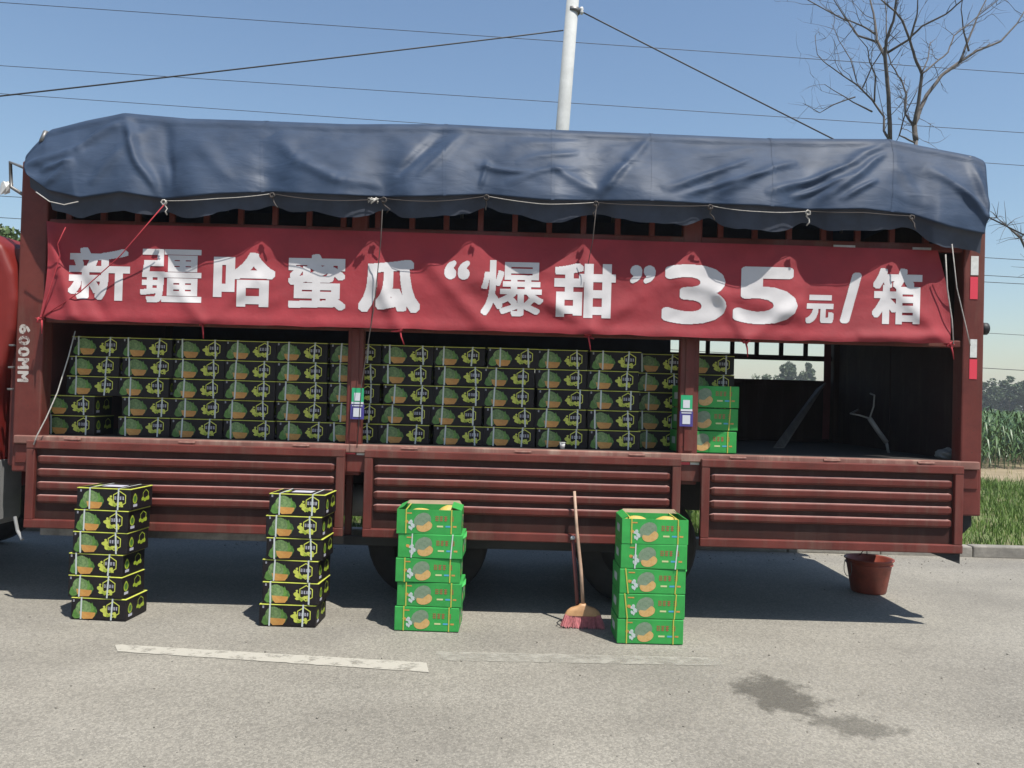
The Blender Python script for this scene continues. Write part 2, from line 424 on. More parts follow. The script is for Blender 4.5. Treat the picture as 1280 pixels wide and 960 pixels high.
def crown_mesh(name, cx, cz, rx, rz, n, leaf, m, flame=False, seed=1):
    g = np.random.default_rng(seed); ncl = 26
    cl = []
    for i in range(ncl):
        while True:
            p = g.uniform(-1, 1, 3)
            if np.dot(p, p) < 1: break
        if flame: s = 1 - .30*max(0, p[2]); p[0] *= s; p[1] *= s
        cl.append((p*[rx,rx,rz], g.uniform(.22,.42)*rx))
    V = []; F = []
    idx = g.integers(0, ncl, n)
    for k in range(n):
        c, r = cl[idx[k]]; d = g.normal(size=3); d /= np.linalg.norm(d); p = c + d*r*g.uniform(.5, 1.05)*[1,1,1.3 if flame else .9]
        a = g.normal(size=3); a /= np.linalg.norm(a); b = np.cross(a, g.normal(size=3)); b /= np.linalg.norm(b)+1e-6
        s = leaf*g.uniform(.6, 1.3)
        q = len(V); o = p + [0, 0, cz]
        V += [o-a*s, o+b*s*.55, o+a*s, o-b*s*.55]; F.append((q,q+1,q+2,q+3))
    return big_mesh(name, np.array(V), np.array(F), m)

def far_tree(name, label, X, Y, H, rx, m, flame, seed, group, base=.18, n=2600, leaf=.22):
    t = empty(name, (X, Y, 0)); tag(t, label, 'tree', group)
    b = MB(); b.tube([(0,0,-.1),(.05,0,H*.3),(0,.05,H*.6),(.02,0,H*.9)], [.018*H,.014*H,.009*H,.003*H], 7)
    for k in range(6):
        a = k*1.05+seed; z = H*(.3+.08*k); b.tube([(0,0,z),(math.cos(a)*rx*.5, math.sin(a)*rx*.5, z+H*.12)], [.006*H,.002*H], 5)
    b.build('trunk', m_trunk, t)
    rz = H*(1-base)/2
    obj('crown', crown_mesh('crown', 0, H*base+rz, rx, rz*.98, n, leaf, m, flame, seed), t)
    return t
# poplars seen through the open side of the truck bed (depth about 130 m)
for i, (px, top, wpx) in enumerate([(981,456,10),(990,450,11),(1000,447,12),(1011,451,12),(1021,448,10)]):
    p = W(px, top, 130)
    far_tree('poplar', ['shortest dark poplar of the row seen through the truck bed', 'slender dark poplar second in the row seen through the truck bed', 'tallest dark poplar in the middle of the row through the truck bed',
             'rounded dark poplar fourth in the row seen through the truck bed', 'last narrow poplar of the row beside the dark red curtain'][i],
             p.x, p.y + (i*7)%5, p.z, wpx*.13*.95, m_leafA, True, 20+i, 'poplars seen through the truck bed', .05, 4200, .2)
for i, (px, top) in enumerate([(945,470),(962,466)]):
    p = W(px, top, 120); far_tree('field_tree', ['low round tree beside the poplars, nearer the cartons', 'low round tree between the poplars and another low tree'][i], p.x, p.y, p.z, 1.7, m_leafA, False, 40+i, 'low trees seen through the truck bed', .15, 1800, .2)
# tree belt beyond the corn
lab = ['tall ragged dark tree beyond the corn beside the truck post', 'broad dark tree in the belt beyond the corn', 'rounded dark tree beyond the corn with a gap beside it',
       'lower bushy tree in the belt beyond the corn', 'wide spreading tree at the far end of the belt beyond the corn', 'dense tree closing the belt beyond the corn']
for i, (px, top, rx) in enumerate([(1236,476,1.6),(1248,474,1.9),(1262,480,1.7),(1274,472,1.9),(1292,470,2.4),(1312,474,2.2)]):
    p = W(px, top, 125); far_tree('belt_tree', lab[i], p.x, p.y + 3*(i%2), p.z, rx, m_leafA, False, 60+i, 'belt of trees beyond the corn', .05, 2600, .24)
# low far hedge that closes the horizon
V = []; F = []
for k in range(16000):
    x = rng.uniform(-60, 190); y = 150 + rng.uniform(-3, 3); z = rng.uniform(0, 3.6 + 1.3*noise.noise((x*.09, 0, 0)) + .8*noise.noise((x*.4, 2, 0)))
    a = rng.normal(size=3); a /= np.linalg.norm(a); b = np.cross(a, rng.normal(size=3)); b /= np.linalg.norm(b)
    q = len(V); o = np.array([x, y, z]); s = rng.uniform(.25, .6); V += [o-a*s, o+b*s*.6, o+a*s, o-b*s*.6]; F.append((q,q+1,q+2,q+3))
tag(obj('far_woodland', big_mesh('far_woodland', np.array(V), np.array(F), m_leafA)), 'hazy dark line of far woodland along the horizon', 'woodland', kind='stuff')
# willow-like tree behind the cab
p = W(0, 250, 15)
far_tree('willow_tree', 'feathery light green tree behind the red cab', p.x, p.y, p.z, .95, m_leafB, False, 91, None, .3, 9000, .055)

# bare tree (traced limbs given depth, with random twigs)
def bare_tree():
    t = empty('bare_tree', (0, 0, 0))
    Z8 = lambda q: (900 + q[0]/3.368, q[1]/3.368)
    Y0 = 13.0
    limbs = [
     ([(825,590),(818,525),(835,480),(870,400),(930,320),(1010,260),(1080,215),(1180,175),(1250,100),(1285,40)], 14, 3, .0, .9),
     ([(1010,260),(1045,170),(1080,80),(1120,0),(1150,-90)], 7, 2, .45, .9),
     ([(1048,215),(1025,130),(1015,40),(1030,-60)], 5, 1.5, .5, 0),
     ([(818,525),(840,400),(850,310),(820,240),(800,170),(770,90),(740,50),(680,0),(640,-60)], 10, 2.5, 0, -.6),
     ([(850,310),(900,270),(960,220),(985,150),(1060,90),(1170,0),(1230,-60)], 5, 1.8, -.2, .6),
     ([(815,530),(800,510),(780,480),(785,400),(765,340),(720,270),(700,200)], 7, 2.5, 0, .3),
     ([(852,300),(875,250),(885,180),(900,170)], 4, 1.5, -.2, .2),
     ([(800,170),(830,60),(835,-60)], 5, 2, -.4, -.8),
     ([(716,590),(710,400),(695,240),(700,170),(730,90),(742,0),(735,-80)], 12, 4, .1, -.4),
     ([(695,240),(660,170),(650,80),(632,0),(610,-70)], 8, 3, 0, .7),
     ([(665,180),(580,150),(540,90),(480,60),(370,0),(300,-50)], 6, 2, .25, 1.0),
     ([(655,145),(600,110),(530,80),(480,0),(440,-60)], 5, 1.5, .3, -.4),
     ([(705,222),(790,170),(850,110),(950,60),(1020,0),(1080,-50)], 7, 2.5, 0, -.9),
     ([(716,600),(690,550),(690,490),(640,420),(580,360),(520,320),(450,270),(410,230),(400,150)], 7, 1.5, .1, .8),
     ([(640,470),(560,430),(440,355)], 5, 1.5, .4, .1),
     ([(570,408),(480,440),(420,475),(350,435)], 4, 1.2, .3, .6),
     ([(650,430),(655,320),(630,260),(620,200),(560,130)], 5, 1.5, .3, -.2),
     ([(820,600),(755,570),(780,480),(830,380)], 5, 2, .0, -.5),
     ([(600,370),(640,280),(690,200),(760,130)], 4, 2, .5, -.2),
     ([(575,340),(550,250),(500,170),(470,100)], 3.5, 1.2, .5, 1.0),
     ([(700,170),(700,60),(690,-30)], 4, 1.5, .2, .5),
    ]
    k = Y0/1000/3.368*1.6
    tb = MB(); tw = MB(); ends = []
    for (pts, r0_, r1_, d0, d1) in limbs:
        P = []; n = len(pts)
        for i, q in enumerate(pts):
            x, y = Z8(q); P.append(W(x, y, Y0 + d0 + (d1-d0)*i/(n-1)))
        # smooth a little
        Q = []
        for i in range(n-1):
            for s in range(3): Q.append(P[i].lerp(P[i+1], s/3) + Vector((noise.noise(P[i]*3+Vector((s,0,0))), 0, noise.noise(P[i]*3+Vector((0,s,5)))))*(.012 if s else 0))
        Q.append(P[-1])
        rr = [(r0_ + (r1_-r0_)*i/(len(Q)-1))*k*.5 for i in range(len(Q))]
        tb.tube(Q, rr, 7)
        for i in range(3, len(Q)): ends.append((Q[i], (Q[i]-Q[i-1]).normalized(), rr[i]))
    def twig(p, d, r, L, lev):
        n = 5; q = p.copy(); pts = [q.copy()]
        for i in range(n):
            d = (d + Vector((random.gauss(0,.22), random.gauss(0,.22), random.gauss(.06,.2)))).normalized(); q = q + d*L/n; pts.append(q.copy())
        tw.tube(pts, [r*(1-.75*i/n) for i in range(n+1)], 4)
        if lev > 0:
            for _ in range(random.randint(2, 3)):
                j = random.randint(1, n); dd = (d + Vector((random.gauss(0,.7), random.gauss(0,.7), random.gauss(0,.5)))).normalized()
                twig(pts[j], dd, r*.65, L*random.uniform(.4,.75), lev-1)
    for (p, d, r) in ends:
        if random.random() < .5:
            dd = (d*.7 + Vector((random.gauss(0,.7), random.gauss(0,.6), random.gauss(.1,.5)))).normalized()
            twig(p, dd, min(.007, max(.0035, r*.55)), random.uniform(.3,.8), 1)
    # lower trunks down to one stool on the verge
    a = W(*Z8((825,590)), Y0); b = W(*Z8((716,590)), Y0+.1); base = Vector(((a.x+b.x)/2-.02, Y0, -.15))
    tb.tube([base + Vector((.05,0,0)), base+Vector((.06,0,1.2)), a.lerp(base, .35), a], [.17,.12,.05,.030], 10)
    tb.tube([base + Vector((-.03,.02,0)), base+Vector((-.02,.02,1.0)), b.lerp(base, .35), b], [.16,.11,.04,.026], 10)
    tb.build('trunk', m_bark, t, True); tw.build('crown', m_bark, t, True)
    tag(t, 'leafless tree with many dark forking stems rising behind the tarpaulin', 'tree')
bare_tree()
# small bare branch reaching in at the right: a second leafless tree
def bare_small():
    t = empty('bare_sapling', W(1300, 600, 14)); t.location.z = 0; o = t.location.copy()
    b = MB(); c = MB()
    P = [W(x, y, 14) - o for x, y in [(1302,420),(1296,340),(1276,298),(1258,282),(1246,272)]]
    b.tube([Vector((0,0,-.1)), Vector((.02,0,1.2))] + P, [.07,.06,.045,.03,.02,.012,.006], 8)
    b.tube([P[1], W(1306,280,14)-o, W(1296,230,14.2)-o], [.03,.018,.006], 6)
    for i in range(46):
        s = random.choice(P[1:]); d = Vector((random.gauss(-.3,.5), random.gauss(0,.5), random.gauss(.2,.6))).normalized(); L = random.uniform(.15,.5)
        c.tube([s, s+d*L*.5+Vector((0,0,.03)), s+d*L], [.006,.004,.002], 4)
    b.build('trunk', m_bark, t, True); c.build('crown', m_bark, t, True)
    tag(t, 'thin leafless sapling with arching branch beside the truck rear', 'tree')
bare_small()

# weed behind the gap in the side boards
def weed():
    p = G(863, 676, .06); p = Vector((p.x, max(p.y, 8.95), .05)); t = empty('weed_plant', p)
    st = MB(); lf = MB()
    for k in range(13):
        a = random.uniform(0, 6.28); h = random.uniform(.3, .62); sp = random.uniform(.02, .13)
        tip = Vector((math.cos(a)*sp, math.sin(a)*sp, h)); st.tube([(0,0,-.02), tip*.5+Vector((0,0,.03)), tip], [.005,.004,.002], 5)
        for j in range(16):
            f = random.uniform(.2, 1); q = tip*f; b = random.uniform(0, 6.28); s = random.uniform(.02, .05)
            d = Vector((math.cos(b), math.sin(b), random.uniform(-.3,.6))); n = Vector((-d.y, d.x, 0))
            lf.poly([q, q+d*s*.5+n*s*.3, q+d*s, q+d*s*.5-n*s*.3])
    st.build('stem', m_grass, t); lf.build('foliage', m_grass, t)
    tag(t, 'leafy green weed showing in the gap between the side boards', 'weed')
weed()

# ================================================================== POLE AND WIRES
m_pole = mat('pole_concrete', (.36, .37, .36), .8, var=.1, scale=5, bump=.2)
m_wire = mat('black_cable', (.012, .012, .014), .6)
PY = 11.5
pt = W(716, 0, PY); pm = W(703.5, 155, PY); dirp = (pt - pm).normalized()
pb = pm - dirp*(pm.z + .1)/dirp.z; ptop = pt + dirp*1.6
pole = empty('utility_pole', (pb.x, pb.y, 0)); mb = MB()
mb.tube([pb - pole.location, ptop - pole.location], [.118, .083], 24); mb.build('shaft', m_pole, pole, True)
mb = MB(); q = W(716.5, 14, PY) - pole.location; mb.tube([q - dirp*.03, q + dirp*.03], [.099, .099], 24); mb.build('clamp_band', m_steel, pole, True)
mb = MB(); mb.lathe([(0,-.05),(.02,-.05),(.03,-.02),(.02,0),(.03,.02),(.02,.05),(0,.05)], q + Vector((.12,-.02,0)), 12, 'z'); mb.build('insulator', m_white, pole, True)
tag(pole, 'pale concrete utility pole leaning behind the tarpaulin', 'pole')
def wire(label, pts, r, sag=.0, group=None, name='power_cable'):
    A, B = Vector(pts[0]), Vector(pts[-1]); L = []
    for i in range(33):
        t = i/32; p = A.lerp(B, t); p.z -= sag*4*t*(1-t); L.append(p)
    b = MB(); b.tube(L, r, 6); tag(b.build(name, m_wire, None, True), label, 'cable', group)
A = W(0, 115, 9.6); B = W(704, 38, PY); d = A - B
wire('black service cable running down from the pole past the cab side', [B, A + d*1.2], .010, .05)
A = W(722, 12, PY); B = W(1250, 276, 11.2); B = A + (B-A)*((A.z-.04)/(A.z-B.z))
wire('black service cable sloping steeply from the pole down behind the tarpaulin', [A, B], .011, .03)
for lb, (a, b), dep, r in [
    ('highest thin overhead wire crossing behind the pole', ((0,3),(1280,92)), 24, .010),
    ('thin overhead wire second from the top, crossing behind the pole', ((0,82),(1280,166)), 26, .010),
    ('thin overhead wire third from the top, just clearing the tarpaulin', ((0,117),(1280,207)), 28, .010),
    ('lone wire below the tarpaulin edge, highest of those beside the rear post', ((0,272),(1280,347)), 25, .010),
    ('wire beside the rear post, middle of the close bunch', ((0,288),(1280,355)), 25, .010),
    ('wire beside the rear post, lowest of the close bunch', ((0,245),(1280,325)), 25, .010),
    ('long wire passing just above the far trees', ((0,388),(1280,463)), 40, .016),
    ('thin wire level with the black reflector on the rear post', ((0,345),(1280,419)), 30, .009)]:
    A = W(a[0], a[1], dep); B = W(b[0], b[1], dep); d = B - A
    wire(lb, [A - d*.5, B + d*.5], r, 0)

# ================================================================== TRUCK
FZ = 1.215                      # bed floor height
GY = 5.80                       # plane of the hanging side boards (back face)
SY = 5.86; FYY = 8.26           # near and far side frame planes
XL = W(20, 500, SY).x; XR = W(1226, 480, SY).x
truck = empty('cargo_truck', ((XL+XR)/2, 7.05, 0)); TO = truck.location.copy()
tag(truck, 'dark red stake-side cargo truck with lowered side boards and a red cab', 'truck')
def part(mb, name, m, parent=truck, smooth=False):
    o = mb.build(name, m, parent, smooth)
    if parent is truck: o.location = -TO
    return o

# bed floor, side beams
mb = MB(); mb.box(XL+.02, XR-.02, SY+.02, FYY-.02, FZ-.06, FZ); part(mb, 'bed_floor', m_floor)
for (y0, y1) in ((SY-.04, SY+.05), (FYY-.05, FYY+.04)):
    mb = MB(); mb.rbox(XL+.03, XR-.03, y0, y1, FZ-.20, FZ-.062, .006); part(mb, 'side_beam', m_red)
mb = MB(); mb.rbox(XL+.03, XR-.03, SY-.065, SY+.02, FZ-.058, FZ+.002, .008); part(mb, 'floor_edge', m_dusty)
for y in (6.62, 7.42):
    mb = MB(); mb.box(XL-1.9, XR-.1, y, y+.09, .70, .95); part(mb, 'chassis_rail', m_dark)
for x in np.linspace(XL+.3, XR-.3, 12):
    mb = MB(); mb.box(x-.03, x+.03, SY+.06, FYY-.06, .99, FZ-.064); part(mb, 'cross_member', m_dark)

# posts
def post(x0, x1, y0, y1, z0, z1, name='post'):
    mb = MB(); mb.rbox(x0, x1, y0, y1, z0, z1, .012); return part(mb, name, m_red if y0 < 7 else m_inshade)
XP = [W(444, 480, SY).x, W(861, 480, SY).x]
ZT = 3.22
left_post = post(XL, XL+.20, SY-.03, SY+.10, .95, ZT, 'corner_post')
right_post = post(XR-.155, XR, SY-.03, SY+.10, .82, ZT, 'corner_post')
post(XL, XL+.16, FYY-.1, FYY+.03, .95, ZT, 'corner_post'); post(XR-.155, XR, FYY-.1, FYY+.03, .82, ZT, 'corner_post')
posts = []
for x, hw in ((XP[0], .058), (XP[1], .070)):
    posts.append(post(x-hw, x+hw, SY-.02, SY+.06, .99, ZT))
    post(x-hw, x+hw, FYY-.06, FYY+.02, .99, ZT)
    # flanges that make the channel section
    mb = MB(); mb.rbox(x-hw*.45, x+hw*.45, SY-.030, SY-.021, FZ+.02, 2.06, .003); part(mb, 'post_channel', m_red)

# rails and bars of the upper frames
ZR0 = W(640, 414, SY).z; ZR1 = W(640, 295, SY).z
for yy, near in ((SY, 1), (FYY-.04, 0)):
    for z0, z1 in ((ZR0-.030, ZR0+.022), (ZR1-.03, ZR1+.03), (3.12, 3.18)):
        mb = MB(); mb.rbox(XL+.2, XR-.155, yy-.012, yy+.038, z0, z1, .008); part(mb, 'rail', m_red if near else m_inshade)
    bars = MB(); bars.rbox(-.021, .021, -.010, .022, 0, ZT-ZR0-.03, .005); bme = bars.mesh('bar', m_red if near else m_inshade)
    x = XL + .34
    while x < XR-.2:
        if min(abs(x-q) for q in XP) > .09:
            o = obj('bar', bme, truck, Vector((x, yy+.006, ZR0+.01)) - TO)
        x += .252
# front bulkhead and rear doors
mb = MB(); mb.box(XL+.03, XL+.08, SY+.10, FYY-.1, .98, 3.20); part(mb, 'front_bulkhead', m_inshade)
mb = MB(); mb.box(XR-.10, XR-.05, SY+.10, 7.04, 1.0, 3.20); part(mb, 'rear_door', m_inshade)
mb = MB(); mb.box(XR-.10, XR-.05, 7.06, FYY-.1, 1.0, 3.20); part(mb, 'rear_door', m_inshade)
# canopy bows
for x in [W(px, 150, 5.95).x for px in (60, 150, 328, 555, 815, 1115, 1210)]:
    pts = [(x, SY+.02, 3.38), (x, SY+.06, 3.46), (x, 6.2, 3.50), (x, 7.05, 3.53), (x, 7.9, 3.50), (x, FYY-.06, 3.46), (x, FYY-.02, 3.38)]
    mb = MB(); mb.tube(pts, .018, 8); part(mb, 'canopy_bow', m_steel, smooth=True)

# lowered and raised side boards
def side_board(x0, x1, ztop, zbot, yb, out, m_red=m_red):
    """out=-1: outside faces -y. built from a frame, ribs on a sheet, hinges"""
    o0 = Vector((x0, yb, ztop)); L = x1-x0; Hh = ztop-zbot; s = out
    def yy(a, b): return (min(s*a, s*b), max(s*a, s*b))
    fr = MB(); T = .046; wv = .062
    a, b = yy(0, T)
    fr.rbox(0, L, a, b, -.058, 0, .007)
    fr.rbox(0, L, a, b, -Hh, -Hh+.062, .007)
    a, b = yy(.001, T-.003)
    fr.rbox(0.001, wv, a, b, -Hh+.0605, -.0565, .006); fr.rbox(L-wv, L-.001, a, b, -Hh+.0605, -.0565, .006)
    g = fr.build('side_board', m_red, truck); g.location = o0 - TO
    sh = MB(); a, b = yy(.004, .012); sh.box(wv-.004, L-wv+.004, a, b, -Hh+.055, -.052); sh.build('panel_sheet', m_panelshade if s < 0 else m_red, g)
    rb = MB(); l = L - 2*wv - .012; n0 = 40
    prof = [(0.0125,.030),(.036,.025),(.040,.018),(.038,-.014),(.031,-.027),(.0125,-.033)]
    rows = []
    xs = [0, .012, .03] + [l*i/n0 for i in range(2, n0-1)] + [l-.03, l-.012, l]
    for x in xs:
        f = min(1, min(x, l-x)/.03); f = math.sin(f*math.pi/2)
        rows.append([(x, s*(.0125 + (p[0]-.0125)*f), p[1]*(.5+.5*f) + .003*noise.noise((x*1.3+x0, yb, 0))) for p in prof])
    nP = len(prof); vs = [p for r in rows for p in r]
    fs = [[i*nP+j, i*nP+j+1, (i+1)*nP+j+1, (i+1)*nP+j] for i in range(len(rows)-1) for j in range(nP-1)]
    rb.add(vs, fs); rb.m = [1 if k % (nP-1) < 1 else 0 for k in range(len(fs))]; rme = rb.mesh('rib', [m_red, m_riblit if s < 0 else m_red])
    rme.polygons.foreach_set('use_smooth', [False]*len(rme.polygons))
    for fz in (.215, .365, .515, .665):
        r = obj('rib', rme, g, (wv+.006, 0, -Hh*fz))
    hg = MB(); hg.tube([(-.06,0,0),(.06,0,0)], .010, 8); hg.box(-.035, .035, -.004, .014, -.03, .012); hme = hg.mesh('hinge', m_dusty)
    for f in ((.14, .5, .86) if s < 0 and out == -1 else ()):
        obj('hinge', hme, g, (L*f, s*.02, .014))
    return g
GT, GB = 1.185, .558
gx = [(W(34, 600, 5.78).x, W(431, 600, 5.78).x), (W(455, 610, 5.78).x, W(850, 610, 5.78).x), (W(875, 620, 5.78).x, W(1202, 620, 5.78).x)]
for x0, x1 in gx: side_board(x0, x1, GT, GB, GY-.005, -1)
for x0, x1 in ((XL+.2, XP[0]-.06), (XP[0]+.06, XP[1]-.075), (XP[1]+.075, XR-.16)):
    side_board(x0, x1, 1.845, FZ-.03, FYY-.02, 1, m_inshade)
# dark rubber flap under the rear corner of the last board
x1 = gx[2][1]; mb = MB(); mb.add([(x1-.24,GY-.03,GB+.003),(x1-.01,GY-.03,GB+.003),(x1-.01,GY-.03,GB-.075),(x1-.24,GY-.02,GB+.003),(x1-.01,GY-.02,GB+.003),(x1-.01,GY-.02,GB-.075)],
       [(0,1,2),(3,5,4),(0,3,4,1),(1,4,5,2),(2,5,3,0)]); part(mb, 'corner_flap', m_rubber)

# reflector tape
def tape(px0, py0, px1, py1, m, y, name='reflector_tape'):
    a, b = W(px0, py0, y), W(px1, py1, y); mb = MB(); mb.box(min(a.x,b.x), max(a.x,b.x), y, y+.003, min(a.z,b.z), max(a.z,b.z)); part(mb, name, m)
ym = SY-.0335
tape(1214, 320, 1223, 344, m_white, ym); tape(1213, 346, 1222, 374, m_redtape, ym)
tape(1213, 424, 1221, 447, m_white, ym); tape(1212, 449, 1221, 474, m_redtape, ym)
yb = SY-.0435
tape(432, 561, 444, 568, m_redtape, yb); tape(446, 562, 456, 569, m_white, yb)
tape(851, 574, 862, 581, m_redtape, yb); tape(863, 574, 874, 581, m_white, yb)
tape(1042, 306, 1069, 311, m_white, SY-.0155); tape(1141, 309, 1164, 313, m_white, SY-.0155)
# payment placards on the posts (codes left as blank white squares)
m_pgreen = mat('placard_green', (.02, .30, .13), .35); m_pblue = mat('placard_blue', (.05, .04, .20), .35); m_pwhite = mat('placard_white', (.50, .51, .54), .4)
for (x, y, wd) in ((447.5, 485, 15), (858.5, 494, 14.5)):
    yq = SY-.0365; k = yq/1000
    a = W(x, y, yq)
    def pl(dx0, dx1, dz0, dz1, m, dy, name, par=None):
        mb = MB(); mb.box(a.x+dx0*k, a.x+dx1*k, yq-dy-.002, yq-dy, a.z-dz1*k, a.z-dz0*k); return part(mb, name, m)
    pl(-wd/2, wd/2, 0, 20, m_pgreen, 0, 'placard'); pl(-wd/2-1, wd/2+1, 20.3, 39, m_pblue, 0, 'placard')
    pl(-4.5, 4.0, 6, 16, m_pwhite, .0025, 'placard_square'); pl(-wd/2, wd/2, 17.5, 20, m_pwhite, .0025, 'placard_band')
    pl(-4.8, 4.8, 25, 36, m_pwhite, .0025, 'placard_square'); pl(-wd/2+1, wd/2-1, 21.5, 22.8, m_pwhite, .0025, 'placard_band')

# round marker lamp on the rear post
p = W(1230, 411, SY+.03); mb = MB(); mb.lathe([(0,0),(.03,0),(.045,.02),(.045,.05),(.03,.06),(0,.06)], (XR+.002, SY+.03, p.z), 16, 'x'); part(mb, 'marker_lamp', m_dark, smooth=True)
# rear bumper arm with hanging mud guard
mb = MB(); mb.box(XR-.13, XR-.09, SY+.2, FYY-.2, .62, .82); part(mb, 'rear_bumper', m_dark)
mb = MB(); y = SY+.06; mb.add([(XR-.15,y,.84),(XR-.015,y,.84),(XR-.015,y,.74),(XR-.15,y,.60),(XR-.15,y+.03,.84),(XR-.015,y+.03,.84),(XR-.015,y+.03,.74),(XR-.15,y+.03,.60)],
  [(0,1,2,3),(7,6,5,4),(0,4,5,1),(1,5,6,2),(2,6,7,3),(3,7,4,0)]); part(mb, 'mud_guard', m_rubber)
# under-run guard rails, tank, wheels
mb = MB(); mb.rbox(XL+.15, -1.5, SY+.10, SY+.14, .47, .55, .006); part(mb, 'underrun_guard', m_steel)
mb = MB(); mb.rbox(-1.3, 1.3, SY+.10, SY+.14, .46, .53, .006); part(mb, 'underrun_guard', m_dark)
for x in (-3.2, -2.4, -1.6, -1.2, 1.2):
    mb = MB(); mb.rbox(x-.025, x+.025, SY+.145, SY+.18, .5, 1.0, .005); part(mb, 'guard_bracket', m_red)
mb = MB(); mb.lathe([(0,-1.45),(.10,-1.45),(.125,-1.42),(.125,-.93),(.10,-.9),(0,-.9)], (0, 6.35, .74), 20, 'x'); part(mb, 'air_tank', m_grey, smooth=True)
mb = MB(); mb.rbox(-2.9, -2.0, 6.1, 6.6, .45, .9, .05); part(mb, 'fuel_tank', m_steel)
def wheel(x, y):
    mb = MB(); r = .47
    mb.lathe([(.28,-.12),(.33,-.14),(.44,-.13),(r,-.09),(r,.09),(.44,.13),(.33,.14),(.28,.12)], (0,0,0), 40, 'y')
    wh = mb.build('wheel', m_rubber, truck, True); wh.location = Vector((x, y, r)) - TO
    mb = MB(); mb.lathe([(.28,-.11),(.26,-.06),(.16,.02),(.10,.02),(.09,-.05),(0,-.05)], (0,0,0), 32, 'y'); mb.build('rim', m_dark, wh, True)
    mb = MB()
    for k in range(8):
        a = k*math.pi/4; mb.lathe([(0,-.02),(.014,-.02),(.014,.02)], (.13*math.cos(a), .012, .13*math.sin(a)), 6, 'y')
    mb.build('wheel_nut', m_dark, wh)
for x in (-.62, 1.0):
    for y in (6.34, 6.66, 7.46, 7.78): wheel(x, y)
    mb = MB(); mb.tube([(x, 6.4, .47), (x, 7.7, .47)], .07, 12); part(mb, 'axle', m_dark, smooth=True)
# cab (mostly outside the frame)
XC = W(24, 380, 5.84).x
def cab():
    z0, z1 = .78, 2.72; x1 = XC; x0 = XC-2.05; y0, y1 = 5.80, 8.2
    bm = bmesh.new()
    prof = [(x0+.10, z0), (x1-.20, z0), (x1-.18, 1.42), (x1-.09, 1.72), (x1-.02, 1.98), (x1, 2.2), (x1-.03, 2.40), (x1-.12, 2.60), (x1-.30, z1), (x0+.45, z1), (x0+.22, 2.45), (x0, 1.75), (x0, z0+.2)]
    a = [bm.verts.new((x, y0, z)) for x, z in prof]; b = [bm.verts.new((x, y1, z)) for x, z in prof]
    bm.faces.new(a); bm.faces.new(b[::-1]); n = len(prof)
    for i in range(n): bm.faces.new((a[i], b[i], b[(i+1)%n], a[(i+1)%n]))
    bmesh.ops.recalc_face_normals(bm, faces=bm.faces[:])
    bmesh.ops.bevel(bm, geom=[e for e in bm.edges], offset=.06, segments=3, affect='EDGES', profile=.6)
    me = bpy.data.meshes.new('cab'); bm.to_mesh(me); bm.free(); me.materials.append(m_cab)
    me.polygons.foreach_set('use_smooth', [True]*len(me.polygons))
    c = obj('cab', me, truck, -TO)
    mb = MB(); mb.rbox(x1-.10, x1+.11, y0+.12, y1-.12, .98, 2.60, .02); mb.build('cab_back_panel', m_cabdark, c)
    gl = mat('cab_glass', (.02, .025, .03), .08, spec=.7)
    mb = MB(); mb.rbox(x0+.32, x1-.55, y0-.012, y0+.01, 1.78, 2.40, .01); mb.build('side_window', gl, c)
    mb = MB(); mb.rbox(x1-.40, x1-.12, y0-.008, y0+.012, 1.30, 1.36, .01); mb.build('door_handle', m_dark, c)
    mb = MB(); mb.rbox(x1-.47, x1-.46, y0-.004, y0+.01, .9, 2.5, .002); mb.build('door_seam', m_dark, c)
    mb = MB(); mb.rbox(x0+.2, x1-.19, y0-.02, y0+.5, .52, 1.06, .05); mb.build('wheel_arch', m_grey, c)
    for k in range(3):
        mb = MB(); mb.rbox(x1-.055, x1-.02, y0+.02, y0+.05, 1.86-.16*k, 1.875-.16*k, .004); mb.build('hinge', m_steel, c)
    mb = MB(); mb.tube([(x1+.02, y0+.05, .62), (x1+.05, y0+.04, .52), (x1+.10, y0+.02, .46)], .012, 8); mb.build('hose', m_grey, c)
cab(); wheel(XC-1.55, 6.05); wheel(XC-1.55, 7.95)
# canopy front hoop and hook at the cab end
pts = [W(35, 247, 5.9), W(14, 234, 5.95), W(13, 203, 5.95), W(36, 212, 5.9)]
mb = MB(); mb.tube(pts, .014, 8); part(mb, 'canopy_hook', m_steel, smooth=True)
mb = MB(); pp = W(6, 232, 5.93)
vs = [(pp.x + dx*.006, pp.y + dy, pp.z + dz*.006) for dx, dy, dz in [(-5,0,3),(0,-.02,5),(6,0,3),(4,-.02,-3),(2,0,-9),(-4,-.01,-12),(-6,0,-5)]]
mb.poly(vs); mb.poly([(v[0]+.01, v[1]+.03, v[2]+.008) for v in vs]); part(mb, 'cloth_scrap', m_white)

